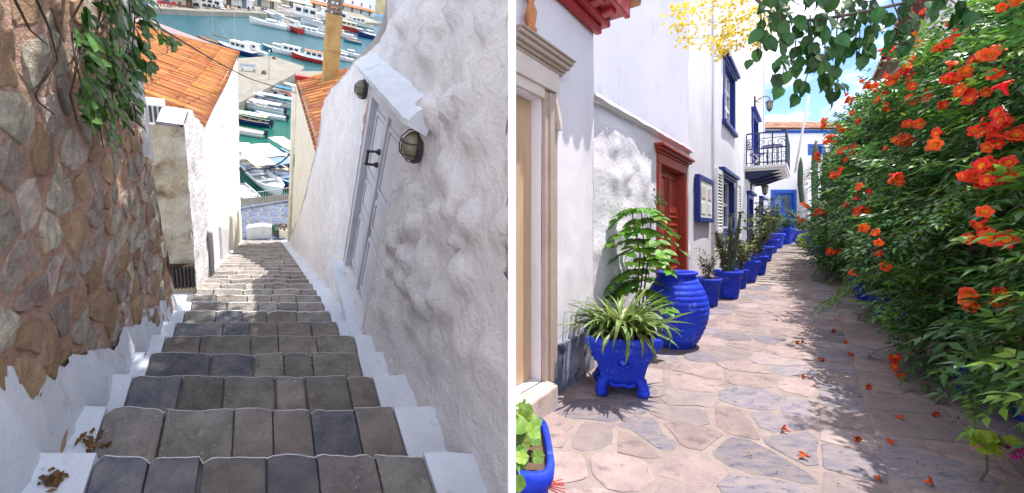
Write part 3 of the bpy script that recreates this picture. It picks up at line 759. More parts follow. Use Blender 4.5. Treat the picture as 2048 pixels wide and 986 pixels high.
fq = MB(); pl = [SEA(x, y, 1.0) for x, y in ((200, 8), (290, 15), (400, 22), (500, 25), (560, 30), (650, 40), (765, 47))]
ln = len(pl); far = [p + Vector((-8, 60, 0)) for p in pl]
fq.add(pl + far + [p - Vector((0, 0, 1.4)) for p in pl], [(i, i + 1, ln + i + 1, ln + i) for i in range(ln - 1)] + [(2 * ln + i, 2 * ln + i + 1, i + 1, i) for i in range(ln - 1)])
tag(fq.build('far_quay', MATS['concrete'], None, ML), None, None, None, 'structure')
# waterfront buildings on the far quay
blds = [((205, 2), 9, 'bright_white', 'boat_white', 'white waterfront building with grey openings at the far left of the harbour'),
        ((300, 3), 11, 'cream_wall', 'boat_greyblue', 'grey shuttered waterfront building behind the tiled roof ridge'),
        ((372, 6), 9, 'bright_white', 'boat_cream', 'cream awning cafe front behind the blue ferry'),
        ((440, 8), 10, 'bright_white', 'boat_white', 'white awning cafe front right of the blue ferry'),
        ((505, 11), 10, 'cream_wall', 'boat_cream', 'cream waterfront shop with a long awning above the sailing boat'),
        ((570, 14), 12, 'cream_wall', 'boat_white', 'pale waterfront building behind the harbour masts'),
        ((640, 22), 12, 'bright_white', 'boat_orange', 'white waterfront building hidden behind the chimney top'),
        ((715, 27), 14, 'bright_white', 'boat_orange', 'white house with orange roofed porch at the far right of the harbour')]
for bi, ((px, py), wd, wmn, awn, lab) in enumerate(blds):
    wd *= 1.25
    p = SEA(px, py, 1.0); t = thing('waterfront_building', lab, 'building', ML @ T(p.x, p.y + 3.5, p.z, .42), 'waterfront buildings on the far quay')
    MB().box(-wd * .62, wd * .62, 0, 6, 0, 9).build('wall', MATS[wmn], t)
    for q in range(4):
        x = -wd * .45 + q * wd * .3
        MB().box(x - .55, x + .55, -.06, -.01, .0, 2.1).build('door', MATS['boat_brown' if (q + bi) % 3 else 'boat_greyblue'], t)
        MB().box(x - .45, x + .45, -.06, -.01, 3.6, 5.2).build('window', MATS['boat_greyblue'], t)
    MB().hexa([(-wd * .58, -2.6, 2.15), (wd * .58, -2.6, 2.15), (wd * .58, -.1, 2.7), (-wd * .58, -.1, 2.7), (-wd * .58, -2.6, 2.5), (wd * .58, -2.6, 2.5), (wd * .58, -.1, 3.1), (-wd * .58, -.1, 3.1)]).build('awning', MATS[awn], t)
    for q in range(5): MB().tube([(-wd * .55 + q * wd * .275, -2.5, 0), (-wd * .55 + q * wd * .275, -2.5, 2.2)], .05, 5).build('awning_post', MATS['boat_white'], t)
hl = MB(); p0, p1 = SEA(150, 5, 1.0), SEA(790, 40, 1.0); vv = []; NH = 30
for i in range(NH + 1):
    b_ = p0.lerp(p1, -.3 + 1.6 * i / NH) + Vector((-10, 24, 0))
    for j in range(6): vv.append(b_ + Vector((-3 * j, 14 * j, -1 + j * 9 + 5 * fbm((i * .3, j * .5, 3), 1.0, 3) * (j > 0))))
hl.add(vv, [(6 * i + j, 6 * i + 6 + j, 6 * i + 7 + j, 6 * i + 1 + j) for i in range(NH) for j in range(5)])
mat('hill_scrub', (.20, .17, .10), (.09, .10, .05), .25, .95)
tag(hl.build('hillside', MATS['hill_scrub'], None, ML, smooth=True), None, None, None, 'structure')
r = random.Random(31)
for q in range(30):                                     # cafe chairs and tables as dark specks along the far quay
    x = 300 + q * 8; p = SEA(x, 13 + (x - 300) * .048, 1.0)
    m = MB(); m.box(-.3, .3, -.3, .3, .42, .5); m.box(-.3, .3, .25, .3, .5, 1.0)
    for (a_, b_) in ((-.26, -.26), (.26, -.26), (.26, .26), (-.26, .26)): m.box(a_ - .03, a_ + .03, b_ - .03, b_ + .03, 0, .42)
    o = tag(m.build('quay_chair', MATS[r.choice(['boat_brown', 'boat_red', 'boat_dark', 'boat_navy'])], None, ML @ T(p.x + r.uniform(-.3, .3), p.y + r.uniform(.8, 2.0), p.z, r.uniform(0, 6))),
            'small cafe chair in the row along the far quay front', 'chair', 'cafe chairs along the far quay')

# ------------------------------------------------------------------ boats
def boat(px, py, L, W, head, label, hull='white', trim='blue', deck='cream', awn=None, aw=(.1, .75, 1.1), cabin=None, mast=0, engine=False, H=None, inner=True, dz=0, flag=None, boom=None, group='boats moored in the harbour', flat=False):
    k_ = .85 if py > 300 else .6 if py > 165 else .66 if py > 85 else .78
    L *= k_; W *= k_; mast *= k_; aw = (aw[0], aw[1], aw[2] * k_)
    if H: H *= k_
    if cabin: cabin = (cabin[0], cabin[1], cabin[2] * k_, cabin[3])
    p = SEA(px, py); t = thing('boat', label, 'boat', ML @ T(p.x, p.y, ZS, R(head)), group)
    H = H or L * .13; n = 9
    def hw(s): return W / 2 * (min(1, .78 + .5 * s) if s < .5 else max(.02, math.cos((s - .5) * math.pi) ** .62)) * 1.0
    def sh(s): return H * (1 + .45 * max(0, s - .4) ** 2 / .36 * 1.0)
    def sec(k, f): return [f(q / (n - 1)) for q in range(n)]
    hm = MB(); vv = []
    for q in range(n):
        s = q / (n - 1); x = (s - .5) * L; w_ = hw(s); z = sh(s)
        vv += [(x, -w_, z), (x * .99, -w_ * .82, z * .35), (x * .95, -w_ * .45, -.12), (x * .95, w_ * .45, -.12), (x * .99, w_ * .82, z * .35), (x, w_, z)]
    hm.add(vv, [(6 * q + j, 6 * q + 6 + j, 6 * q + 7 + j, 6 * q + 1 + j) for q in range(n - 1) for j in range(5)] + [(0, 1, 2, 3, 4, 5)])
    ho = hm.build('hull', MATS['boat_' + hull], t, smooth=False)
    gm = MB(); gm.tube([((q / (n - 1) - .5) * L, -hw(q / (n - 1)), sh(q / (n - 1))) for q in range(n)] + [((q / (n - 1) - .5) * L, hw(q / (n - 1)), sh(q / (n - 1))) for q in range(n - 1, -1, -1)], .035 * (L / 4) ** .5, 5)
    gm.build('gunwale', MATS['boat_' + trim], t)
    dm = MB(); vv = []; dk = -H * .45 if inner else -.02
    for q in range(n): s = q / (n - 1); vv += [((s - .5) * L * .985, -hw(s) * .95, sh(s) + (dk if s < .72 else -.02)), ((s - .5) * L * .985, hw(s) * .95, sh(s) + (dk if s < .72 else -.02))]
    dm.add(vv, [(2 * q, 2 * q + 2, 2 * q + 3, 2 * q + 1) for q in range(n - 1)]); dm.build('deck', MATS['boat_' + deck], t)
    if inner:
        for s in (.25, .5): MB().box((s - .5) * L - .12, (s - .5) * L + .12, -hw(s) * .93, hw(s) * .93, H * .7, H * .82).build('seat', MATS['boat_' + ('brown' if deck == 'brown' else 'white')], t)
    if awn:
        a0, a1, ht = aw; x0, x1 = (a0 - .5) * L, (a1 - .5) * L; am = MB(); vv = []
        for q in range(5):
            x = x0 + (x1 - x0) * q / 4
            for j in range(5): y = -W * .46 + W * .92 * j / 4; vv.append((x, y, H + ht + .05 * ht * math.cos((j - 2) * .75) - .03 * math.sin(q * 1.57) ** 2))
        am.add(vv, [(5 * q + j, 5 * q + 5 + j, 5 * q + 6 + j, 5 * q + 1 + j) for q in range(4) for j in range(4)])
        am.prism([vv[0], vv[4], (vv[4][0], vv[4][1], vv[4][2] - .05), (vv[0][0], vv[0][1], vv[0][2] - .05)], (.02, 0, 0))
        am.build('awning', MATS['boat_' + awn], t, smooth=True)
        for x in (x0 + .05, x1 - .05):
            for y in (-W * .44, W * .44): MB().tube([(x, y, H * .8), (x, y, H + ht)], .016, 4).build('awning_post', MATS['boat_steel'], t)
    if cabin:
        c0, c1, chh, cc = cabin; x0, x1 = (c0 - .5) * L, (c1 - .5) * L; wd = W * .36
        co = MB().hexa([(x0, -wd, H * .6), (x1, -wd, H * .6), (x1, wd, H * .6), (x0, wd, H * .6), (x0 + .08, -wd * .9, H + chh), (x1 - chh * .45, -wd * .85, H + chh), (x1 - chh * .45, wd * .85, H + chh), (x0 + .08, wd * .9, H + chh)]).build('cabin', MATS['boat_' + cc], t, bevel=.04)
        nw = 3
        for q in range(nw):
            xx = x0 + (x1 - x0) * (.16 + .26 * q); ww = (x1 - x0) * .09
            for sgn in (-1, 1): MB().box(xx - ww, xx + ww, sgn * wd * .93 - .02, sgn * wd * .93 + .02, H + chh * .42, H + chh * .8).build('window', MATS['boat_dark'], co)
        MB().box(x1 - chh * .32 - .03, x1 - chh * .26, -wd * .7, wd * .7, H + chh * .4, H + chh * .82).build('windscreen', MATS['boat_dark'], co)
        MB().box(x0 - .1, x1 - chh * .35, -wd * 1.02, wd * 1.02, H + chh, H + chh + .06).build('roof', MATS['boat_' + (boom or cc)], co)
        if L > 6:
            MB().tube([(x1, 0, H * 1.2), (L * .47, -W * .1, H * 1.9)], .02, 4).build('rail', MATS['boat_steel'], t)
            MB().tube([(x0 + .3, 0, H + chh), (x0 + .2, 0, H + chh + 1.0)], .03, 4).build('aerial', MATS['boat_steel'], t)
    if mast:
        MB().tube([(L * .05, 0, H * .5), (L * .05, 0, mast)], .055 * (L / 7), 6, .03).build('mast', MATS['boat_steel'], t)
        MB().tube([(L * .05, 0, H + .9), (-L * .38, 0, H + .85)], .07, 6).build('boom', MATS['boat_' + trim], t)
        for e in (L * .48, -L * .48): MB().tube([(L * .05, 0, mast * .97), (e, 0, H * 1.2)], .012, 3).build('stay', MATS['boat_steel'], t)
    if engine:
        em = MB(); em.box(-L * .5 - .32, -L * .5 - .02, -.14, .14, H * .5, H + .34); em.box(-L * .5 - .24, -L * .5 - .1, -.07, .07, -.3, H * .5); em.build('outboard_engine', MATS['boat_dark'], t, bevel=.04)
    if flag: MB().add([(-L * .5, 0, H + .4), (-L * .5 - .5, .06, H + .5), (-L * .5 - .5, .06, H + .85), (-L * .5, 0, H + .85)], [(0, 1, 2, 3)]).build('flag', MATS['boat_' + flag], t)
    return t
# nearest row, behind the railing
boat(497, 398, 4.2, 1.25, -70, 'grey inflatable dinghy with white deck nearest the tiled house', 'grey', 'white', 'white', H=.4, engine=True, flag='red')
boat(532, 372, 5.3, 1.75, -66, 'white open boat with big white awning and blue bow nearest the railing', 'white', 'white', 'grey', awn='white', aw=(.02, .52, 1.15), flag='blue')
boat(573, 365, 5.2, 1.8, -64, 'bright blue open boat with blue deck box behind the railing', 'blue', 'white', 'blue', awn='greyblue', aw=(.12, .5, 1.0))
boat(500, 338, 4.6, 1.7, -64, 'white boat under a plain white awning close to the white house corner', 'white', 'blue', 'cream', awn='white', aw=(.1, .75, 1.1), engine=True)
boat(545, 342, 4.9, 1.8, -64, 'boat under a beige awning in the second row from the railing', 'white', 'brown', 'cream', awn='cream', aw=(.05, .7, 1.1))
boat(575, 325, 4.4, 1.6, -62, 'boat with cream awning on blue posts next to the cream house', 'blue', 'white', 'cream', awn='cream', aw=(.05, .8, 1.25))
# row moored at the pier
boat(490, 268, 5.0, 1.7, 165, 'small boat with bright blue cover lowest in the pier row', 'white', 'orange', 'lightblue', inner=False, engine=True)
boat(497, 247, 6.0, 1.9, 165, 'blue hulled boat under a cream awning in the pier row', 'navy', 'cream', 'brown', awn='cream', aw=(.05, .9, .9), engine=True)
boat(541, 236, 4.6, 1.6, 168, 'small white motor boat with black outboard in the pier row', 'white', 'blue', 'white', engine=True)
boat(528, 222, 6.2, 1.9, 165, 'boat under a long cream awning with blue stripe in the pier row', 'white', 'blue', 'cream', awn='cream', aw=(.08, .85, .85), engine=True)
boat(548, 210, 6.6, 1.9, 165, 'boat under a long pale blue awning in the pier row', 'white', 'blue', 'brown', awn='lightblue', aw=(.05, .9, .95))
boat(507, 210, 4.5, 1.5, 150, 'plain white rowing boat tucked against the pier wall', 'white', 'white', 'white', mast=3.0)
boat(566, 190, 5.5, 1.8, 160, 'boat with round bright blue cover high in the pier row', 'white', 'cream', 'grey', awn='blue', aw=(.2, .75, .9))
boat(584, 196, 5.0, 1.7, 158, 'white boat with red deck beside the tiled eave', 'white', 'red', 'red', inner=False, engine=True)
boat(578, 174, 5.0, 1.7, 160, 'white boat at the top of the pier row near the eave', 'white', 'white', 'white', inner=False)
boat(545, 193, 4.5, 1.5, 155, 'grey and white skiff halfway up the pier row', 'white', 'grey', 'grey', engine=True)
# behind the pier
boat(474, 106, 8.5, 2.8, 150, 'navy and white motor cruiser behind the tiled roof corner', 'navy', 'white', 'white', cabin=(.2, .7, 1.5, 'white'), inner=False, mast=9)
boat(500, 106, 8.0, 2.7, 150, 'white motor cruiser with blue stern cover moored behind the pier', 'white', 'navy', 'white', cabin=(.25, .7, 1.4, 'white'), inner=False, flag='navy')
boat(552, 103, 6.5, 2.3, 165, 'teal hulled boat with yellow canopy behind the pier', 'teal', 'white', 'cream', awn='cream', aw=(.25, .6, 1.2), inner=False)
boat(575, 110, 7.5, 2.6, 168, 'white water taxi with rows of windows behind the pier', 'white', 'white', 'white', cabin=(.1, .75, 1.5, 'white'), inner=False)
boat(618, 122, 8.5, 2.9, 168, 'red hulled white cabin boat with orange roof left of the chimney', 'red', 'white', 'white', cabin=(.1, .7, 1.6, 'white'), inner=False, boom='orange')
boat(683, 120, 7.0, 2.5, 170, 'white boat with orange fittings right of the chimney', 'white', 'orange', 'cream', cabin=(.3, .6, 1.1, 'white'), inner=False)
boat(700, 112, 7.5, 2.4, 172, 'grey and white low boat right of the chimney', 'white', 'grey', 'white', cabin=(.35, .65, .9, 'white'), inner=False)
# far yachts
boat(410, 20, 11, 3.2, 172, 'blue hulled ferry boat with white cabin at the far quay', 'greyblue', 'white', 'white', cabin=(.1, .72, 2.0, 'white'), inner=False, H=1.6)
boat(537, 54, 10, 3, 178, 'white sailing yacht farthest left in the far group', 'white', 'white', 'white', cabin=(.3, .6, .7, 'white'), mast=13, inner=False)
boat(583, 62, 9.5, 3.2, 120, 'dark red wooden caique among the white yachts', 'red', 'cream', 'brown', cabin=(.2, .5, 1.6, 'white'), mast=11, inner=False, H=1.7)
boat(600, 40, 15, 4, 175, 'large white passenger ferry with two decks and a blue flag', 'white', 'red', 'white', cabin=(.1, .75, 3.4, 'white'), inner=False, H=1.8, flag='blue')
boat(612, 69, 16, 3.6, 172, 'long pale blue and white sailing yacht in front of the far group', 'white', 'lightblue', 'white', cabin=(.3, .65, .8, 'white'), mast=16, inner=False, H=1.4)
boat(660, 45, 20, 5, 172, 'big white motor yacht with swept cabin behind the chimney', 'white', 'white', 'white', cabin=(.15, .75, 3.2, 'white'), inner=False, H=2.2)
boat(690, 60, 14, 3.6, 174, 'red bottomed white tour boat right of the chimney', 'red', 'white', 'white', cabin=(.2, .7, 1.6, 'cream'), inner=False, H=1.8)
boat(735, 76, 9, 3, 200, 'dark blue hulled boat with white rails by the whitewashed wall', 'navy', 'white', 'white', cabin=(.3, .6, 1.4, 'white'), inner=False, H=1.6)
boat(715, 52, 16, 4, 176, 'white yacht with brown awning far right in the harbour', 'white', 'brown', 'cream', awn='cream', aw=(.1, .5, 2.2), cabin=(.3, .75, 1.8, 'white'), inner=False, H=1.8)
boat(570, 24, 9, 3, 176, 'small white launch with red hull stripe at the far quay', 'red', 'white', 'white', cabin=(.3, .7, 1.3, 'white'), inner=False)
boat(556, 40, 11, 3, 150, 'white sloop with a tall mast behind the dark red caique', 'white', 'navy', 'white', cabin=(.35, .6, .6, 'white'), mast=15, inner=False)
boat(632, 54, 11, 3.2, 160, 'white ketch with blue sail cover left of the chimney', 'white', 'blue', 'brown', cabin=(.3, .6, .7, 'white'), mast=14, inner=False)
boat(545, 34, 9, 2.8, 140, 'small dark hulled sloop against the far quay', 'dark', 'white', 'brown', mast=12, inner=False)
boat(672, 72, 12, 3.2, 175, 'white cutter with orange cover right of the chimney shaft', 'white', 'orange', 'white', cabin=(.3, .6, .7, 'white'), mast=14, inner=False)
boat(705, 86, 7, 2.4, 182, 'small green and orange fishing boat below the red bottomed tour boat', 'teal', 'orange', 'orange', cabin=(.3, .5, 1.0, 'white'), inner=False)
boat(520, 188, 5, 1.7, 158, 'cream skiff with brown boards against the pier wall', 'cream', 'brown', 'brown', engine=True)
boat(430, 92, 8, 2.6, 150, 'wooden boat with brown mast behind the tiled roof', 'brown', 'brown', 'brown', mast=7.5, inner=False)

# ------------------------------------------------------------------ cables over the lane
def cable(pts, r_, label):
    P3 = pts; out = []
    for q in range(len(P3) - 1):
        for t_ in range(6): out.append(P3[q].lerp(P3[q + 1], t_ / 6))
    out.append(P3[-1]); out = [out[0]] + [(out[i - 1] + out[i] * 2 + out[i + 1]) / 4 for i in range(1, len(out) - 1)] + [out[-1]]
    tag(MB().tube(out, r_, 6).build('cable', MATS['cable'], None, ML, smooth=True), label, 'cable')
cable([PL(266, 22, Y=3.4), PL(330, 62, Y=5.5), PL(430, 122, Y=8.5), PL(500, 158, Y=11.0), PL(592, 186, Y=13.4)], .010, 'black overhead cable crossing the lane above the tiled roof')
cable([PL(474, 330, Y=14.8), PL(483, 344, Y=14.8), PL(505, 338, Y=14.6), PL(535, 337, Y=14.4), PL(562, 325, Y=14.2), PL(592, 298, Y=14.0)], .022, 'thick looped black cable slung between the two houses')
q = PL(594, 321, Y=13.8)
tag(MB().box(-.1, .1, -.1, .1, -.2, .2).build('junction_box', MATS['iron'], None, ML @ T(q.x, q.y, q.z, .2), bevel=.03), 'black cable box on the corner of the cream house', 'box')

# ------------------------------------------------------------------ leaf litter on the steps
r = random.Random(77)
for (px, py, n_, lab) in ((178, 885, 26, 'heap of brown dead leaves in the corner of the second step'), (290, 710, 8, 'few dead leaves at the left end of the fourth step'), (100, 960, 34, 'crumbled brown debris along the left edge of the nearest step')):
    i_ = 0
    for i in range(-1, 12):
        if srow(i) <= py: i_ = i; break
    Z = step_line(i_)[0]; m = MB()
    for k_ in range(n_):
        p = PL(px + r.gauss(0, 16), py + r.gauss(0, 9), Z=Z + .012); a = r.uniform(0, 6.3); s_ = r.uniform(.006, .02)
        d = Vector((math.cos(a), math.sin(a), r.uniform(-.2, .5))).normalized(); e = Vector((-math.sin(a), math.cos(a), r.uniform(-.3, .3)))
        m.add([p - d * s_, p + e * s_ * .5 + Vector((0, 0, .006)), p + d * s_, p - e * s_ * .5], [(0, 1, 2), (0, 2, 3)])
    tag(m.build('leaf_litter', MATS['dry_leaf'], None, ML), lab, 'litter', 'leaf litter on the steps', 'stuff')

# ================================================================== ADDED DIVIDER filling the strip between the two places, tall to shade the stairs
dv = MB(); dv.prism([(-.0117, y, z) for y, z in ((1.25, -1.2), (5.0, -1.2), (5.0, 6.4), (1.25, 6.4))], (.0234, 0, 0))
tag(dv.build('added_divider', MATS['bright_white'], None, None), 'added narrow white divider between the stairway and the flowered lane, tall to shade the stairs', 'wall')

# ================================================================== THE FLOWERED LANE SIDE
mat('wash', (.71, .675, .725), (.65, .615, .665), 1.8, .85, .3, 30, bdist=.02, dirt=(.52, .46, .48), dscale=5, dlo=.57, dhi=.85, aniso=(1, 1, .3))
mat('wash_rough', (.72, .69, .74), (.65, .62, .67), 2.5, .85, .45, 24, bdist=.03, dirt=(.55, .50, .54), dscale=8, dlo=.64, dhi=.85)
mat('far_wash', (.84, .81, .80), (.78, .76, .76), 1.5, .85, .2, 20)
mat('beige_trim', (.42, .33, .28), (.36, .275, .23), 6, .7, .2, 40, dirt=(.30, .22, .18), dscale=9, dlo=.62, dhi=.8)
mat('beige_light', (.62, .54, .50), (.55, .47, .43), 6, .7, .2, 40)
mat('tan_door', (.52, .36, .24), (.45, .30, .19), 5, .6, .15, 30, aniso=(6, 6, .6))
mat('marble', (.15, .17, .24), (.30, .32, .38), 5, .35, .15, 30, lo=.45, hi=.6, dirt=(.05, .055, .08), dscale=9, dlo=.56, dhi=.62)
mat('red_paint', (.36, .025, .03), (.28, .018, .02), 6, .5, .15, 40)
mat('red_door', (.36, .050, .025), (.27, .032, .018), 7, .45, .15, 50, aniso=(5, 5, .7))
mat('rail_navy', (.006, .010, .05), (.012, .018, .08), 9, .5, spec=.4)
mat('blue_paint', (.010, .022, .17), (.014, .03, .22), 8, .5, .1, 50)
mat('door_blue', (.02, .085, .42), (.03, .11, .48), 6, .5, .1, 50)
mat('pot_blue', (.008, .026, .42), (.014, .05, .56), 5, .6, .5, 22, rnd=.16, bdist=.014, dirt=(.16, .21, .52), dscale=13, dlo=.57, dhi=.76, spec=.25)
mat('pane', (.05, .08, .14), (.10, .14, .2), 3, .08, spec=.6)
mat('white_wood', (.78, .77, .76), (.70, .69, .68), 8, .6, .15, 60)
mat('terracotta', (.52, .22, .10), (.42, .16, .07), 14, .85, .5, 50)
mat('step_marble', (.50, .42, .38), (.40, .32, .29), 7, .7, .3, 40, dirt=(.25, .18, .15), dscale=9)
mat('lane_mortar', (.30, .24, .222), (.225, .18, .17), 6, .9, .6, 40, dirt=(.15, .125, .115), dscale=11, dlo=.58, dhi=.75, bdist=.012)
mat('flag_pink', (.335, .252, .24), (.245, .183, .185), 6, .75, .8, 30, rnd=.2, bdist=.018, dirt=(.125, .105, .108), dscale=10, dlo=.53, dhi=.72)
mat('flag_blue', (.18, .165, .215), (.285, .235, .235), 9, .65, .8, 30, rnd=.22, bdist=.018, dirt=(.085, .085, .13), dscale=12, dlo=.54, dhi=.68, aniso=(1, 2.2, 1))
mat('flag_grey', (.225, .185, .195), (.31, .245, .24), 7, .75, .8, 30, rnd=.2, bdist=.018, dirt=(.29, .24, .215), dscale=12, dlo=.58, dhi=.7)
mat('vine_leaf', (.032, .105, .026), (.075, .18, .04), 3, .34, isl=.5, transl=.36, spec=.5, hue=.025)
mat('vine_leaf_sunlit_tint', (.11, .25, .03), (.19, .36, .05), 3, .42, isl=.35, transl=.35, spec=.4, hue=.02)  # paler copy of the vine leaf, sunlit brightness put into its colour
mat('shrub_leaf', (.08, .23, .016), (.15, .33, .025), 7, .42, rnd=.3, transl=.35, spec=.35, hue=.02)
mat('strap_leaf', (.09, .16, .035), (.19, .26, .06), 7, .4, rnd=.35, transl=.2, spec=.4, hue=.03)
mat('grey_leaf', (.08, .13, .05), (.16, .20, .08), 6, .6, isl=.4, transl=.2)
mat('lime_leaf', (.24, .34, .03), (.34, .42, .05), 6, .5, isl=.3, transl=.35)
mat('branch_leaf', (.020, .075, .018), (.04, .12, .025), 5, .4, rnd=.4, transl=.3, spec=.4, hue=.02)
mat('cactus', (.10, .13, .09), (.06, .085, .055), 6, .7, .3, 30)
mat('bark', (.13, .10, .085), (.08, .06, .05), 12, .9, .5, 40)
mat('flower_orange', (.78, .085, .018), (.72, .045, .014), 16, .55, rnd=.22, transl=.25, hue=.012)
mat('flower_throat', (.85, .36, .03), (.8, .22, .02), 16, .6, rnd=.2, transl=.2)
mat('petal_fallen', (.50, .085, .015), (.42, .05, .012), 16, .7, rnd=.3)
mat('blossom_yellow', (.82, .62, .03), (.86, .72, .10), 9, .6, isl=.2, transl=.3)
mat('pink_flower', (.65, .08, .42), (.55, .05, .30), 9, .6, isl=.2, transl=.2)
mat('dry_twig', (.34, .24, .14), (.25, .17, .10), 9, .9)
mat('old_tile', (.36, .17, .11), (.44, .25, .17), 5, .85, .3, 40, rnd=.3)
mat('soil', (.10, .06, .045), (.16, .10, .07), 14, .95, .6, 50)
WV = -1.64

# ------------------------------------------------------------------ ground of the lane
lane = MB(); vv = []; us = [-1 + q * .5 for q in range(60)]; vsx = [-2.2 + q * .5 for q in range(11)]
for u in us:
    for v in vsx: vv.append((v, u, gz(u)))
nv = len(vsx)
lane.add(vv, [(i * nv + j, i * nv + j + 1, (i + 1) * nv + j + 1, (i + 1) * nv + j) for i in range(len(us) - 1) for j in range(nv - 1)
              if (us[i] * al.x + vsx[j] * al.y) > -.75])
lo = tag(lane.build('lane_paving', MATS['lane_mortar'], None, MR), None, None, None, 'structure')
r = random.Random(42)
def fg(a, b, h): return Vector((a, b, gz(b) + h))
pts = []
u = 1.2
while u < 9.6:
    du = .26 + .03 * u * .6 + r.uniform(-.03, .05); v = -2.0 + r.uniform(0, .2)
    while v < 2.0:
        if v < .0 or v > .44: pts.append((v + r.uniform(-.08, .08), u + r.uniform(-.11, .11)))
        v += r.uniform(.24, .46)
    u += du
nst = 0
for kq, c_ in enumerate(voronoi(pts, [(-2.1, 1.1), (2.0, 1.1), (2.0, 9.8), (-2.1, 9.8)], .030, .8, 8)):
    if not c_ or area(c_) < .02: continue
    for part in ('L', 'R'):
        pc = clip(c_, (1, 0), .045) if part == 'L' else clip(c_, (-1, 0), -.365)
        if len(pc) < 3 or area(pc) < .018: continue
        cv = sum(p[0] for p in pc) / len(pc); cu = sum(p[1] for p in pc) / len(pc)
        if cu * al.x + cv * al.y < .05 or cv < WV - .3: continue
        pl_ = densify(chaikin(pc, .17), .11)
        if len(pl_) > 24: pl_ = chaikin(pc, .17)
        k_ = r.random(); mm = 'flag_blue' if k_ < .30 else 'flag_grey' if k_ < .55 else 'flag_pink'
        stone_mesh(pl_, fg, r.uniform(.002, .007), .02, .07, .2, .005, kq, jag=.045).build('flagstone', MATS[mm], lo); nst += 1
u = 1.2
while u < 16:                                           # drain row of squared stones
    L = r.uniform(.2, .36); pc = [(.065, u + .012), (.345, u + .012), (.345, u + L - .012), (.065, u + L - .012)]
    stone_mesh(densify(chaikin(pc, .08), .12), fg, r.uniform(.004, .009), .02, .07, .2, .003, int(u * 97), jag=.022).build('drain_stone', MATS['flag_blue' if r.random() < .55 else 'flag_grey'], lo)
    u += L
far = MB(); u = 9.7                                      # the far paving, too small to tell apart one by one
while u < 26:
    v = -1.9 + r.uniform(0, .2); L = r.uniform(.28, .42)
    while v < 1.2:
        w_ = r.uniform(.22, .5)
        if not (v + w_ > .04 and v < .36 and u < 16):
            far.box(v + .015, v + w_ - .015, u + .02, u + L - .02, gz(u) - .02, gz(u) + .012 + r.uniform(0, .006))
        v += w_
    u += L
mf = mat('far_paving', (.33, .265, .235), (.25, .21, .20), 3, .8, .4, 30, isl=.16, bdist=.012)
far.build('far_paving', mf, lo, kind='stuff')

fc = MB(); fc.add([(-9, -9, -.03), (9, -9, -.03), (9, .6, -.03), (-9, .6, -.03)], [(0, 1, 2, 3)])  # unseen pale ground added behind the eye to bounce light into both lanes
mat('bounce_paving', (.56, .50, .45), (.46, .41, .37), 3, .85)
tag(fc.build('bounce_ground', MATS['bounce_paving'], None, None), None, None, None, 'structure')

# ------------------------------------------------------------------ near house with beige door
nh = thing('beige_door_house', 'white house with beige door surround and red eaves nearest in the lane', 'house', MR)
def f_near(a, b, h):
    d = .012 * fbm((a, b, 4), 1.8, 3) + .003 * fbm((a, b, 8), 9, 3)
    if h is not None: d = h
    return Vector((WV + d, a, b))
grid_wall(f_near, (2.30, 3.69), (-.2, 3.4), holes=[(2.30, 2.74, .25, 2.36)], depth=.13, sub=.06).build('wall', MATS['wash'], nh, smooth=True)
m = MB(); m.add([(WV, 3.69, -.2), (WV - .6, 3.69, -.2), (WV - .6, 3.69, 3.4), (WV, 3.69, 3.4)], [(0, 1, 2, 3)]); m.build('side_wall', MATS['wash'], nh)
do = MB().box(WV - .125, WV - .10, 2.31, 2.50, .25, 2.36).build('door_leaf', MATS['tan_door'], nh)
MB().box(WV - .125, WV - .085, 2.52, 2.738, .25, 2.355).build('door_jamb', MATS['tan_door'], nh, bevel=.006)
dd = MB()
dd.box(WV + .001, WV + .035, 2.742, 2.80, .22, 2.42); dd.box(WV + .001, WV + .05, 2.80, 2.87, .22, 2.42); dd.box(WV + .001, WV + .03, 2.87, 2.945, .22, 2.20)
dd.build('door_surround', MATS['beige_trim'], nh, bevel=.006)
dd = MB(); dd.box(WV + .001, WV + .034, 2.31, 2.742, 2.362, 2.44); dd.box(WV + .001, WV + .052, 2.31, 2.90, 2.44, 2.47); dd.box(WV + .001, WV + .04, 2.31, 2.955, 2.47, 2.60); dd.box(WV + .001, WV + .04, 2.905, 2.955, 2.24, 2.47)
dd.build('lintel', MATS['beige_light'], nh, bevel=.005)
MB().prism([(WV + .001, 2.88, 2.42), (WV + .001, 2.965, 2.24), (WV + .001, 2.965, 2.16), (WV + .001, 2.94, 2.16), (WV + .001, 2.87, 2.36)], (.06, 0, 0)).build('lintel_ear', MATS['beige_light'], nh, bevel=.004)
for k_, (z0, z1, pr_) in enumerate(((2.60, 2.625, .045), (2.625, 2.65, .065), (2.65, 2.685, .09), (2.685, 2.715, .11), (2.715, 2.73, .125))):
    MB().box(WV + .001, WV + pr_, 2.30, 2.97 + pr_ * .9, z0, z1 - .001).build('cornice_course', MATS['beige_trim'], nh, bevel=.006)
dado = MB(); dado.box(WV + .001, WV + .028, 2.83, 3.655, -.1, .47); dado.build('marble_dado', MATS['marble'], nh, bevel=.004)
st_ = MB(); st_.hexa([(WV + .002, 2.1, -.2), (WV + .16, 2.1, -.2), (WV + .13, 2.80, -.2), (WV + .002, 2.80, -.2), (WV + .002, 2.1, .25), (WV + .15, 2.1, .235), (WV + .12, 2.79, .235), (WV + .002, 2.79, .25)])
st_.build('door_step', MATS['step_marble'], nh, bevel=.015)
ev = MB(); ev.box(WV - .1, WV + .28, 2.30, 3.80, 3.34, 3.40); eo = ev.build('eave_soffit', MATS['red_paint'], nh)
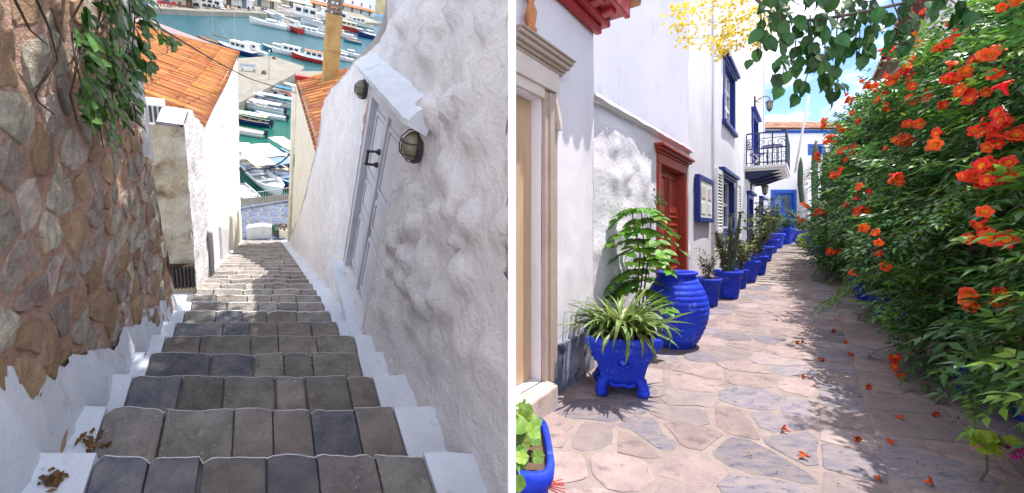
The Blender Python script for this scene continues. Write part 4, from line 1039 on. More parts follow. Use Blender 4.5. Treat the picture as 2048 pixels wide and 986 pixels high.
MB().box(WV + .002, WV + .07, 2.30, 3.74, 3.20, 3.27).build('eave_moulding', MATS['red_paint'], eo, bevel=.02); MB().box(WV + .002, WV + .13, 2.30, 3.80, 3.27, 3.338).build('eave_moulding', MATS['red_paint'], eo, bevel=.02)
for q in range(6):
    u0 = 2.38 + q * .235
    MB().hexa([(WV + .12, u0, 3.29), (WV + .23, u0, 3.31), (WV + .23, u0 + .1, 3.31), (WV + .12, u0 + .1, 3.29), (WV + .12, u0, 3.338), (WV + .24, u0, 3.338), (WV + .24, u0 + .1, 3.338), (WV + .12, u0 + .1, 3.338)]).build('eave_bracket', MATS['red_paint'], eo, bevel=.008)
MB().box(WV + .25, WV + .30, 2.30, 3.84, 3.33, 3.50).build('fascia', MATS['red_paint'], eo, bevel=.01)
for q in range(9): MB().lathe([(.075, 0), (.07, .3)], 12, Matrix.Translation((WV + .31, 2.30 + q * .2, 3.53)) @ Matrix.Rotation(math.pi / 2, 4, 'Y') @ Matrix.Translation((0, 0, -.25))).build('eave_tile', MATS['old_tile'], eo, smooth=True)
fi = MB().lathe([(.001, 0), (.04, 0), (.045, .03), (.03, .06), (.038, .1), (.045, .15), (.03, .2), (.02, .22), (.035, .26), (.04, .31), (.025, .36), (.001, .38)], 14, None, lambda q, a: Vector((q.x * (1 + .18 * math.cos(4 * a)), q.y * (1 + .18 * math.cos(4 * a)), q.z)))
tag(fi.build('finial', MATS['terracotta'], None, MR @ T(WV + .06, 2.50, 2.731), smooth=True), 'small orange carved terracotta ornament above the beige door cornice', 'ornament')

# ------------------------------------------------------------------ low wall with the red door
LV = -1.72
lw = thing('garden_wall', 'low lumpy white wall with sloping cap around the red door', 'wall', MR)
rr_ = random.Random(8)
lumpR = [(rr_.uniform(3.8, 5.6), rr_.uniform(.7, 2.5), rr_.uniform(.05, .17), rr_.uniform(.006, .02)) for _ in range(110)]
def f_low(a, b, h):
    d = .02 * fbm((a, b, 3), 2.2, 3) + .004 * fbm((a, b, 8), 12, 3)
    for (la, lb, lr, lh) in lumpR:
        q = math.hypot((a - la) * .6, b - lb) / lr
        if q < 1: d += lh * (1 - q * q) ** 1.5 * (.7 + .6 * fbm((a, b, la), 9, 3))
    if h is not None: d = h
    return Vector((LV + d, a, b))
RU0, RU1 = 5.98, 7.70
grid_wall(f_low, (3.6, 7.85), (-.2, 2.72), holes=[(RU0, RU1, .14, 2.44)], depth=.16, sub=.055, top=lambda u: 2.64 + .02 * (u - 3.7)).build('wall', MATS['wash_rough'], lw, smooth=True)
m = MB(); vv = []
for q in range(34):
    u = 3.62 + q * (7.95 - 3.62) / 33; z = 2.66 + .02 * (u - 3.7); wv = .012 * noise.noise(Vector((u * 3, 0, 0)))
    vv += [(LV + .02, u, z - .035 + wv), (LV + .085 + wv, u, z - .02 + wv), (LV + .075, u, z + .02), (LV - .55, u, z + .27)]
m.add(vv, [(4 * q + j, 4 * q + 4 + j, 4 * q + 5 + j, 4 * q + 1 + j) for q in range(33) for j in range(3)] + [(132, 133, 134, 135)]); m.build('cap', MATS['wash'], lw, smooth=False)
rd = thing('red_door', 'varnished red wooden door with moulded frame and cornice in the low wall', 'door', MR)
fm = MB(); fm.box(LV - .15, LV + .035, RU0, RU0 + .14, .14, 2.30); fm.box(LV - .15, LV + .035, RU1 - .14, RU1, .14, 2.30); fm.box(LV - .15, LV + .035, RU0, RU1, 2.301, 2.44)
fm.build('frame', MATS['red_door'], rd, bevel=.012)
for (z0, z1, p) in ((2.44, 2.48, .05), (2.48, 2.52, .09), (2.52, 2.56, .13)): MB().box(LV - .02, LV + p, RU0 - p * .9, RU1 + p * .9, z0, z1 - .001).build('cornice_course', MATS['red_door'], rd, bevel=.008)
mid = (RU0 + RU1) / 2
for (a0, a1) in ((RU0 + .14, mid - .006), (mid + .006, RU1 - .14)):
    lf = MB().box(LV - .14, LV - .09, a0, a1, .15, 2.30).build('door_leaf', MATS['red_door'], rd)
    for (b0, b1) in ((.26, .75), (.85, 1.45), (1.55, 2.2)):
        pm = MB(); pm.box(LV - .09, LV - .07, a0 + .07, a1 - .07, b0, b0 + .03); pm.box(LV - .09, LV - .07, a0 + .07, a1 - .07, b1 - .03, b1); pm.box(LV - .09, LV - .07, a0 + .07, a0 + .10, b0 + .031, b1 - .031); pm.box(LV - .09, LV - .07, a1 - .10, a1 - .07, b0 + .031, b1 - .031)
        pm.build('panel_moulding', MATS['red_door'], lf, bevel=.006); MB().box(LV - .09, LV - .078, a0 + .15, a1 - .15, b0 + .08, b1 - .08).build('panel', MATS['red_door'], lf, bevel=.008)
MB().tube([(LV - .07, mid - .06, 1.2), (LV - .03, mid - .06, 1.2), (LV - .03, mid - .06, 1.08), (LV - .07, mid - .06, 1.08)], .01, 6).build('door_handle', MATS['iron'], rd)
MB().box(LV - .15, LV + .1, RU0 - .05, RU1 + .05, .02, .139).build('threshold', MATS['step_marble'], rd, bevel=.012)

# ------------------------------------------------------------------ tall white house
TV = -1.70; TU0, TU1, TZ = 7.85, 24.0, 10.5
th = thing('tall_house', 'tall white house with dark blue windows and an iron balcony along the lane', 'house', MR)
WL = (11.0, 13.3, 1.28, 2.72); WU = (11.5, 13.5, 4.05, 5.62); D1 = (16.5, 18.2, .47, 2.55); D2 = (20.9, 22.6, .6, 2.65); DB = (18.0, 20.2, 3.52, 5.75)
def f_t(a, b, h):
    d = .02 * fbm((a, b, 3), .9, 3) + .005 * fbm((a, b, 8), 5, 3)
    if h is not None: d = h
    return Vector((TV + d, a, b))
grid_wall(f_t, (TU0, TU1), (-.3, TZ), holes=[WL, WU, D1, D2, DB], depth=.2, sub=.25).build('wall', MATS['wash'], th, smooth=True)
def f_g(a, b, h): return Vector((a, TU0 - .02 * fbm((a, b, 3), 1.2, 3) - .03 * max(0, fbm((a, b, 9), 2.2, 4)) * math.exp(-((a + 2.3) / .8) ** 2 - ((b - 3.5) / 1.0) ** 2), b))
grid_wall(f_g, (-5.4, TV), (-.3, TZ), sub=.13).build('gable_wall', MATS['wash'], th, smooth=True)
def window(parent, H, frame_m, sash_m, lintel=True, nb=(2, 3), v=TV, fw_=.14):
    u0, u1, z0, z1 = H; w = MB()
    w.box(v - .16, v + .03, u0, u0 + fw_, z0, z1); w.box(v - .16, v + .03, u1 - fw_, u1, z0, z1); w.box(v - .16, v + .03, u0 + fw_, u1 - fw_, z1 - .1, z1 - .001); w.box(v - .16, v + .03, u0 + fw_, u1 - fw_, z0 + .001, z0 + .1)
    wo_ = w.build('window', MATS[frame_m], parent, bevel=.008)
    MB().box(v - .15, v - .14, u0 + fw_, u1 - fw_, z0 + .1, z1 - .1).build('pane', MATS['pane'], wo_)
    a0, a1, b0, b1 = u0 + fw_, u1 - fw_, z0 + .1, z1 - .1; s_ = MB(); bw = .045
    for q in range(nb[0] + 1):
        a = a0 + (a1 - a0) * q / nb[0]; k_ = bw * (1.6 if q in (0, nb[0]) else 1.2); s_.box(v - .139, v - .10, max(a0, a - k_), min(a1, a + k_), b0, b1)
    for q in range(nb[1] + 1):
        b_ = b0 + (b1 - b0) * q / nb[1]; s_.box(v - .137, v - .103, a0, a1, max(b0, b_ - bw), min(b1, b_ + bw))
    s_.build('sash', MATS[sash_m], wo_)
    if lintel: MB().box(v - .02, v + .14, u0 - .16, u1 + .16, z1 + .002, z1 + .09).build('lintel', MATS[frame_m], wo_, bevel=.012); MB().box(v - .02, v + .07, u0 - .1, u1 + .1, z1 - .06, z1 + .001).build('lintel_moulding', MATS[frame_m], wo_, bevel=.012)
    MB().box(v - .02, v + .09, u0 - .08, u1 + .08, z0 - .1, z0 - .002).build('sill', MATS[frame_m], wo_, bevel=.012)
    return wo_
window(th, WL, 'blue_paint', 'white_wood', True, (2, 2)); window(th, WU, 'blue_paint', 'white_wood', True, (3, 3))
for (u0, u1, z0, z1) in ((10.15, 10.95, 1.28, 2.7), (13.35, 14.3, 1.28, 2.7)):
    sh = MB(); v0 = TV + .04
    sh.box(v0, v0 + .05, u0, u0 + .1, z0, z1); sh.box(v0, v0 + .05, u1 - .1, u1, z0, z1); sh.box(v0, v0 + .05, u0 + .1, u1 - .1, z0, z0 + .1); sh.box(v0, v0 + .05, u0 + .1, u1 - .1, z1 - .1, z1)
    so = sh.build('shutter', MATS['white_wood'], th)
    n_ = 17
    for q in range(n_):
        z = z0 + .12 + (z1 - z0 - .26) * q / (n_ - 1); MB().hexa([(v0 + .035, u0 + .1, z - .02), (v0 + .045, u0 + .1, z - .018), (v0 + .045, u1 - .1, z - .018), (v0 + .035, u1 - .1, z - .02), (v0 + .005, u0 + .1, z + .02), (v0 + .015, u0 + .1, z + .022), (v0 + .015, u1 - .1, z + .022), (v0 + .005, u1 - .1, z + .02)]).build('slat', MATS['white_wood'], so)
# shuttered notice box beside the red door
bx = MB(); b0, b1, z0, z1 = 8.3, 9.75, 1.5, 2.38
bx.box(TV + .001, TV + .09, b0, b0 + .12, z0, z1); bx.box(TV + .001, TV + .09, b1 - .12, b1, z0, z1); bx.box(TV + .001, TV + .09, b0 + .12, b1 - .12, z0, z0 + .09); bx.box(TV + .001, TV + .09, b0 + .12, b1 - .12, z1 - .09, z1)
bo = bx.build('window', MATS['blue_paint'], th, bevel=.008); bo['label'] = 'small blue framed window closed by white shutters'
bm_ = (b0 + b1) / 2
for (a0, a1) in ((b0 + .12, bm_ - .008), (bm_ + .008, b1 - .12)):
    lf = MB().box(TV + .002, TV + .075, a0, a1, z0 + .09, z1 - .09).build('shutter', MATS['white_wood'], bo); MB().box(TV + .0755, TV + .085, a0 + .12, a1 - .12, z0 + .45, z1 - .2).build('panel', MATS['beige_light'], lf, bevel=.005); MB().box(TV + .0755, TV + .085, a0 + .12, a1 - .12, z0 + .16, z0 + .38).build('panel', MATS['white_wood'], lf, bevel=.005)
for (H, nm, mm) in ((D1, 'door', 'white_wood'), (D2, 'door', 'white_wood'), (DB, 'balcony_door', 'pane')):
    u0, u1, z0, z1 = H; w = MB(); w.box(TV - .18, TV + .05, u0, u0 + .2, z0, z1); w.box(TV - .18, TV + .05, u1 - .2, u1, z0, z1); w.box(TV - .18, TV + .05, u0 + .2, u1 - .2, z1 - .14, z1)
    wo_ = w.build(nm, MATS['blue_paint'], th, bevel=.01); MB().box(TV - .17, TV - .13, u0 + .2, u1 - .2, z0, z1 - .14).build('door_leaf', MATS[mm], wo_)
    MB().box(TV - .02, TV + .16, u0 - .15, u1 + .15, z1 + .002, z1 + .1).build('lintel', MATS['blue_paint'], wo_, bevel=.012)
# conduit and drainpipe
for (u_, z0, z1, r_) in ((10.0, .4, TZ, .025), (22.9, 5.0, TZ, .05)): MB().tube([(TV + .03, u_, z0), (TV + .035, u_, (z0 + z1) / 2), (TV + .03, u_, z1)], r_, 6).build('conduit', MATS['wash'], th)

# balcony
BU0, BU1, BV1, BZ = 15.9, 19.2, -.52, 3.42
bal = thing('balcony', 'wrought iron balcony with dark blue railing on the tall white house', 'balcony', MR)
MB().box(TV + .02, BV1, BU0, BU1, BZ - .1, BZ).build('floor_slab', MATS['far_wash'], bal, bevel=.01)
MB().box(TV + .02, BV1 - .06, BU0 + .06, BU1 - .06, BZ - .17, BZ - .101).build('slab_step', MATS['far_wash'], bal, bevel=.01)
for u_ in (BU0 + .15, BU0 + 1.15, BU0 + 2.2, BU1 - .2): MB().hexa([(TV + .02, u_ - .09, BZ - .42), (TV + .35, u_ - .09, BZ - .40), (TV + .35, u_ + .09, BZ - .40), (TV + .02, u_ + .09, BZ - .42), (TV + .02, u_ - .09, BZ - .171), (BV1 - .2, u_ - .09, BZ - .171), (BV1 - .2, u_ + .09, BZ - .171), (TV + .02, u_ + .09, BZ - .171)]).build('beam', MATS['rail_navy'], bal, bevel=.01)
RH = 1.05
def scroll(p, ax, R0, turns=1.3, sgn=1, n=18):
    o = []
    for q in range(n + 1):
        t = q / n; a = sgn * t * turns * 2 * math.pi; rr = R0 * (1 - .75 * t); o.append(p + ax * (rr * math.cos(a)) + Vector((0, 0, 1)) * rr * math.sin(a))
    return o
def rail_side(P0, P1, nb):
    ax = (P1 - P0).normalized(); L = (P1 - P0).length
    for h, r_ in ((RH, .028), (.08, .016), (RH * .52, .014), (RH * .82, .012)): MB().tube([P0 + Vector((0, 0, h)), P1 + Vector((0, 0, h))], r_, 6).build('rail', MATS['rail_navy'], bal)
    for q in range(nb + 1):
        p = P0 + ax * L * q / nb; MB().tube([p, p + Vector((0, 0, RH if q % 3 == 0 else RH * .52))], .013 if q % 3 else .02, 5).build('baluster', MATS['rail_navy'], bal)
    for q in range(max(2, nb // 2)):
        p = P0 + ax * L * (q + .5) / max(2, nb // 2) + Vector((0, 0, RH * .68)); MB().tube(scroll(p, ax, min(.13, L / nb * .9), 1.2, 1 if q % 2 else -1), .011, 4).build('scroll', MATS['rail_navy'], bal)
rail_side(Vector((TV + .05, BU0 + .04, BZ)), Vector((BV1 - .04, BU0 + .04, BZ)), 9)
rail_side(Vector((BV1 - .04, BU0 + .04, BZ)), Vector((BV1 - .04, BU1 - .04, BZ)), 18)
rail_side(Vector((TV + .05, BU1 - .04, BZ)), Vector((BV1 - .04, BU1 - .04, BZ)), 9)
def fold_chair(M, label):
    t = thing('folding_chair', label, 'chair', M)
    MB().box(-.22, .22, -.2, .2, .43, .46).build('seat', MATS['blue_paint'], t)
    for q in range(4): MB().box(-.2, .2, .22 + .02 * q, .235 + .02 * q, .6 + q * .08, .65 + q * .08).build('back_slat', MATS['cactus'], t)
    for x in (-.21, .21):
        MB().tube([(x, -.22, 0), (x, .18, .45), (x, .32, .95)], .014, 5).build('leg', MATS['white_wood'], t); MB().tube([(x, .24, 0), (x, -.2, .45)], .014, 5).build('leg', MATS['white_wood'], t)
fold_chair(MR @ T(-1.38, 16.45, BZ, 1.9), 'folding chair with green back slats on the balcony')
t = thing('balcony_table', 'small dark round table on the balcony beside the folding chair', 'table', MR @ T(-.98, 16.75, BZ)); MB().lathe([(.001, .7), (.32, .7), (.32, .73), (.001, .731)], 18).build('table_top', MATS['blue_paint'], t)
for a in range(3): MB().tube([(.25 * math.cos(a * 2.1), .25 * math.sin(a * 2.1), 0), (-.2 * math.cos(a * 2.1), -.2 * math.sin(a * 2.1), .7)], .014, 5).build('leg', MATS['white_wood'], t)
def lantern(u_, z_, label, s_=1.0):
    t = thing('wall_lantern', label, 'lantern', MR @ T(TV + .03, u_, z_) @ Matrix.Scale(s_, 4), 'iron lanterns on the tall house')
    MB().box(-.02, .02, -.06, .06, -.15, .2).build('wall_plate', MATS['iron'], t)
    MB().tube([(0, 0, .0), (.15, 0, .12), (.3, 0, .16), (.42, 0, .1), (.42, 0, .02)], .018, 6).build('bracket', MATS['iron'], t)
    MB().tube(scroll(Vector((.12, 0, .02)), Vector((1, 0, 0)), .09, 1.2), .012, 5).build('scroll', MATS['iron'], t)
    MB().lathe([(.001, .06), (.03, .04), (.12, -.05), (.13, -.07), (.001, -.07)], 6, Matrix.Translation((.42, 0, 0))).build('hood', MATS['iron'], t)
    MB().lathe([(.095, -.072), (.065, -.3), (.001, -.3)], 6, Matrix.Translation((.42, 0, 0))).build('glass', MATS['lamp_glass'], t)
    for q in range(6): a = q * math.pi / 3; MB().tube([(.42 + .1 * math.cos(a), .1 * math.sin(a), -.07), (.42 + .07 * math.cos(a), .07 * math.sin(a), -.31)], .008, 4).build('bar', MATS['iron'], t)
    MB().lathe([(.075, -.3), (.05, -.34), (.012, -.38), (.001, -.4)], 6, Matrix.Translation((.42, 0, 0))).build('finial', MATS['iron'], t)
lantern(18.9, 6.25, 'black iron lantern on the white wall above the balcony', 1.15); lantern(17.6, 2.92, 'black iron lantern hanging just below the balcony beams', 1.0)

# ------------------------------------------------------------------ house closing the lane
EM = Matrix.Translation((0, 20.9, 0)); GE = .66                    # stands square to the camera direction
eh = thing('end_house', 'white house with blue door and old tiled roof closing the end of the lane', 'house', EM)
EX0, EX1 = 10.6, 17.5; EZ = 6.05
eh_holes = [(12.72, 13.98, GE, 3.26), (14.55, 15.3, 4.95, 5.5)]
grid_wall(lambda a, b, h: Vector((a, -(h if h is not None else .01 * fbm((a, b, 2), 2)), b)), (EX0, EX1), (0, EZ), holes=eh_holes, depth=.2, sub=.4).build('wall', MATS['far_wash'], eh)
w = MB(); w.box(12.72, 12.86, -.04, .18, GE, 3.26); w.box(13.84, 13.98, -.04, .18, GE, 3.26); w.box(12.86, 13.84, -.04, .18, 3.1, 3.26); ed = w.build('door', MATS['door_blue'], eh, bevel=.01)
for (a0, a1) in ((12.86, 13.345), (13.355, 13.84)):
    lf = MB().box(a0, a1, .1, .16, GE, 3.1).build('door_leaf', MATS['door_blue'], ed)
    for (b0, b1) in ((GE + .15, GE + .85), (GE + 1.0, 2.0), (2.15, 2.95)): MB().box(a0 + .09, a1 - .09, .07, .099, b0, b1).build('panel', MATS['door_blue'] if b0 < 2 else MATS['pane'], lf, bevel=.01)
w = MB(); w.box(14.55, 14.65, -.04, .18, 4.95, 5.5); w.box(15.2, 15.3, -.04, .18, 4.95, 5.5); w.box(14.65, 15.2, -.04, .18, 5.4, 5.5); w.box(14.65, 15.2, -.04, .18, 4.95, 5.03); ew = w.build('window', MATS['door_blue'], eh); MB().box(14.65, 15.2, .1, .12, 5.03, 5.4).build('pane', MATS['pane'], ew)
MB().box(EX0, EX1, -.12, .1, EZ - .02, EZ + .12).build('eave_board', MATS['door_blue'], eh)
def P_end(s, t_): return Vector((EX0 + 1.2 + s * (EX1 - EX0 - 1.2), -.3 + t_ * 1.4, EZ + .14 + t_ * .62))
tiled_roof(eh, P_end, 34, 4, 9, matn='old_tile')
MB().box(EX0, EX1, .0, 1.2, EZ + .05, EZ + .1).build('roof_deck', MATS['roof_bed'], eh)
sw = MB(); sw.prism([(13.9, 0, GE - .4), (15.6, 0, GE - .4), (15.6, 0, 4.6), (15.1, 0, 4.75), (14.5, 0, 4.3), (13.95, 0, 3.3)][::-1], (0, -.35, 0)); tag(sw.build('yard_wall', MATS['far_wash'], None, EM @ T(0, -.5, 0)), 'white stepped yard wall right of the blue door at the lane end', 'wall')
pole = MB().tube([(11.4, 0, 2.8), (13.85, -1.0, 8.2)], .035, 8); q_ = Matrix.Translation((0, 0, 0))
def WP(px, py, d): return _ray(px, py) * d + Vector((0, 0, EYE))
tag(MB().tube([WP(1590, 345, 16.0), WP(1618, 190, 15.0)], .045, 8, .03).build('flag_pole', MATS['white_wood'], None, None, smooth=True), 'slanting white pole rising beside the balcony', 'pole')
# ------------------------------------------------------------------ house and wall behind the climbing vine
vh = thing('vine_side_house', 'white house with red tiled eave showing above the climbing vine', 'house', MR)
MB().box(1.85, 2.4, 9.0, 15.2, 0, 5.45).build('wall', MATS['far_wash'], vh)
def P_vh(s, t_): return Vector((1.5 + t_ * 1.6, 15.4 - s * 6.6, 5.45 + t_ * .7))
tiled_roof(vh, P_vh, 26, 3, 15, matn='old_tile')
gw = MB(); gw.box(1.75, 2.0, 1.2, 9.0, -.2, 3.0); tag(gw.build('garden_wall', MATS['cream_wall'], None, MR), 'plain wall in the shade behind the climbing vine', 'wall')

# ================================================================== POTS AND PLANTS OF THE LANE
def leafM(p, d, up, s):
    d = d.normalized(); x = d.cross(up)
    if x.length < 1e-3: x = d.cross(Vector((1, 0, 0)))
    x.normalize(); z = x.cross(d); M = Matrix((x, d, z)).transposed().to_4x4() @ Matrix.Scale(s, 4); M.translation = p
    return M
def leaf_shape(w=.42, fold=.05, tip=-.05):
    m = MB(); vv = []
    for (u_, w_, c_) in ((0, .02, 0), (.22, w, fold), (.55, w * 1.05, fold), (.85, w * .5, fold * .4), (1, .01, tip)): vv += [(-w_ * .5, u_, c_), (0, u_, c_ - fold), (w_ * .5, u_, c_)]
    return m.add(vv, [(3 * q + j, 3 * q + j + 1, 3 * q + j + 4, 3 * q + j + 3) for q in range(4) for j in range(2)])
LEAF_V = [(0, 0, 0), (-.21, .38, .05), (0, .5, -.01), (.21, .38, .05), (0, 1, -.06)]
LEAF_F = [(0, 2, 1), (0, 3, 2), (1, 2, 4), (2, 3, 4)]
def add_leaf(mb, p, d, up, s, w=1.0):
    d = d.normalized(); x = d.cross(up)
    if x.length < 1e-3: x = Vector((1, 0, 0))
    x.normalize(); z = x.cross(d); o = len(mb.v)
    for (a, b, c_) in LEAF_V: mb.v.append(p + x * (a * s * w) + d * (b * s) + z * (c_ * s))
    mb.f += [tuple(i + o for i in f) for f in LEAF_F]
def pinnate(mb, p, d, up, L, n, ls, r, w=1.0):
    d = d.normalized(); x = d.cross(up); 
    if x.length < 1e-3: x = Vector((1, 0, 0))
    x.normalize(); z = x.cross(d)
    for q in range(n):
        t = (q + .7) / n; pos = p + d * (L * t) - z * (L * .22 * t * t); s = ls * (1 - .35 * abs(t - .45))
        for sg in (-1, 1):
            dd = (x * sg + d * r.uniform(.35, .7) - z * r.uniform(.05, .35)); add_leaf(mb, pos, dd, z + x * r.uniform(-.3, .3), s * r.uniform(.85, 1.1), w)
    add_leaf(mb, p + d * L * .98 - z * L * .22, d - z * .3, z, ls * .95, w)

def round_pot(px, py, rtop, h, label, rbot=None, kind='pot', group='blue pots along the lane', squash=1, loc=None):
    q = PR(px, py) if loc is None else Vector(loc); back = MRi.to_3x3() @ Vector((0, 1, 0))
    rbot = rbot or rtop * .72; c = q + back * rbot * .9 if loc is None else q
    if 'under' in group: c.x += .16
    t = thing('plant_pot', label, 'pot', MR @ T(c.x, c.y, gz(c.y)), group)
    MB().lathe([(.001, .0), (rbot, .0), (rbot * 1.03, .02), (rbot + (rtop - rbot) * .5, h * .45), (rtop * .97, h * .84), (rtop * 1.06, h * .85), (rtop * 1.08, h * .93), (rtop * 1.05, h), (rtop * .93, h), (rtop * .92, h * .86)], 28).build('pot_body', MATS['pot_blue'], t, smooth=True)
    MB().lathe([(rtop * .925, h * .88), (.001, h * .9)], 20).build('soil', MATS['soil'], t)
    return t, h
def scrub(t, base, n, H, spread, lm, ls, seed, sm='dry_twig', per=16):
    r = random.Random(seed); tw = MB(); lf = MB()
    for k_ in range(n):
        a = r.uniform(0, 6.28); P = [Vector((r.uniform(-.3, .3) * spread * .4, r.uniform(-.3, .3) * spread * .4, base))]
        d = Vector((math.cos(a) * spread, math.sin(a) * spread, H)) * r.uniform(.6, 1)
        for s_ in range(1, 6): P.append(P[0] + d * s_ / 5 + Vector((r.gauss(0, .03), r.gauss(0, .03), 0)) * (spread / .2))
        tw.tube(P, .008, 5, .003)
        for q in range(int(per * 1.7)):
            tt = r.uniform(.2, 1.02); i = min(4, int(tt * 5)); p = P[i].lerp(P[i + 1], min(1, tt * 5 - i))
            add_leaf(lf, p + Vector((r.gauss(0, .02), r.gauss(0, .02), r.gauss(0, .02))), Vector((r.gauss(0, 1), r.gauss(0, 1), r.uniform(-.3, .9))), Vector((0, 0, 1)), ls * r.uniform(1.1, 2.1), 1.2)
    tw.build('stems', MATS[sm], t, kind='stuff'); lf.build('foliage', MATS[lm], t, kind='stuff')

# square blue planter with strap-leaved plant
q = PR(1252, 796); pc = q + (MRi.to_3x3() @ Vector((0, 1, 0))) * .17
sp_ = thing('square_planter', 'flared square blue planter on scrolled feet nearest the beige door', 'planter', MR @ T(pc.x, pc.y, gz(pc.y), math.atan2(al.x, al.y) - .16))
m = MB(); prof = [(.155, .085), (.165, .12), (.172, .16), (.19, .24), (.225, .33), (.265, .40), (.28, .42), (.292, .44), (.295, .47), (.288, .485), (.255, .485), (.245, .42)]
def sq_ring(rr, z, n=6):
    o = []
    for k_ in range(4):
        a0 = math.pi / 4 + k_ * math.pi / 2; A = Vector((math.cos(a0), math.sin(a0), 0)) * rr * 1.37; B = Vector((math.cos(a0 + math.pi / 2), math.sin(a0 + math.pi / 2), 0)) * rr * 1.37
        for q_ in range(n):
            t_ = q_ / n; p = A.lerp(B, t_); dip = -.018 * math.sin(t_ * math.pi) if z > .4 else 0; o.append((p.x, p.y, z + dip))
    return o
vv = []; K = 24
for (rr, z) in prof: vv += sq_ring(rr, z)
m.add(vv, [(i * K + j, i * K + (j + 1) % K, (i + 1) * K + (j + 1) % K, (i + 1) * K + j) for i in range(len(prof) - 1) for j in range(K)] + [tuple(range(K))[::-1]])
pb_ = m.build('planter_body', MATS['pot_blue'], sp_, bevel=.014)
for k_ in range(4):
    a = math.pi / 4 + k_ * math.pi / 2; c, s_ = math.cos(a), math.sin(a); f_ = MB(); P = []
    for (rr, z) in ((.17, .15), (.20, .11), (.225, .07), (.225, .035), (.20, .03)): P.append((c * rr, s_ * rr, z))
    f_.tube(P, .042, 8, .046); f_.ball((c * .225, s_ * .225, .04), .05, 10, 6, (1, 1, .8)); f_.build('foot', MATS['pot_blue'], sp_, smooth=True)
    b = k_ * math.pi / 2; c, s_ = math.cos(b), math.sin(b); e_ = MB(); Mx = Matrix.Rotation(b, 4, 'Z')
    e_.tube([Mx @ Vector(p) for p in ((.178, -.10, .11), (.175, -.05, .085), (.175, 0, .10), (.175, .05, .085), (.178, .10, .11))], .016, 6)
    e_.ball(Mx @ Vector((.205, 0, .28)), .03, 8, 5); e_.tube([Mx @ Vector((.20 + .0 * i, .06 * math.cos(i * .6), .28 + .045 * math.sin(i * .6))) for i in range(11)], .010, 6); e_.build('relief_ornament', MATS['pot_blue'], pb_, smooth=True)
MB().add([(x, y, z - .03) for (x, y, z) in sq_ring(.25, .46)], [tuple(range(24))]).build('soil', MATS['soil'], sp_)
ap = thing('strap_leaf_plant', 'arching green strap leaved plant filling the square blue planter', 'plant', MR @ T(pc.x, pc.y, gz(pc.y) + .46))
r = random.Random(19); base_l = []
for k_ in range(5):
    mb = MB(); vv = []; n = 8; bend = .5 + k_ * .38; w0 = .052
    for q in range(n + 1):
        t_ = q / n; a = bend * t_ * 1.25; y = math.sin(a) / max(.2, bend) * .9; z = (math.cos(a) - 1) / max(.2, bend) * .9 + t_ * .35; w_ = w0 * (1 - t_) ** .7 * (1.0 if t_ > .1 else .8) + .001
        vv += [(-w_, y, z + .006), (0, y, z - .002), (w_, y, z + .006)]
    mb.add(vv, [(3 * q + j, 3 * q + 3 + j, 3 * q + 4 + j, 3 * q + 1 + j) for q in range(n) for j in range(2)]); base_l.append(mb)
protos = []
for k_ in range(190):
    a = r.uniform(0, 6.28); rad = r.uniform(0, .21); el = r.uniform(.0, 1.1)
    M = Matrix.Translation((rad * math.cos(a) * .9, rad * math.sin(a) * .9, r.uniform(0, .09))) @ Matrix.Rotation(a - math.pi / 2 + r.gauss(0, .4), 4, 'Z') @ Matrix.Rotation(el * .8, 4, 'X') @ Matrix.Rotation(r.gauss(0, .3), 4, 'Y') @ Matrix.Scale(r.uniform(.30, .50), 4)
    j = k_ % 5
    if k_ < 5: protos.append(base_l[j].build('leaf', MATS['strap_leaf'], ap, M))
    else: inst(protos[j], ap, M)
# ribbed blue jar
q = PR(1368, 701); jc = q + (MRi.to_3x3() @ Vector((0, 1, 0))) * .2
jar = thing('ribbed_jar', 'large round blue clay jar with horizontal ribs by the red door', 'jar', MR @ T(jc.x, jc.y, gz(jc.y)))
prof = [(.001, 0), (.19, 0)]; H_ = .80
for q_ in range(97):
    t_ = q_ / 96; z = .01 + t_ * .72
    base_r = .19 + (.318 - .19) * math.sin(min(1, t_ / .56) * math.pi / 2) if t_ < .56 else .318 - (.318 - .20) * (1 - math.cos((t_ - .56) / .44 * math.pi / 2)) ** 1.0
    rib = .009 * abs(math.sin(t_ * math.pi * 13)) ** .6 if .06 < t_ < .97 else 0
    prof.append((base_r + rib, z))
prof += [(.190, .742), (.192, .755), (.212, .765), (.218, .78), (.21, .79), (.18, .79), (.165, .75), (.12, .6), (.001, .55)]
MB().lathe(prof, 48, None, lambda q, a: Vector((q.x * (1 + .006 * math.sin(3 * a)), q.y * (1 + .006 * math.sin(3 * a + 1)), q.z + .004 * math.sin(a + q.z * 9)))).build('jar_body', MATS['pot_blue'], jar, smooth=True)
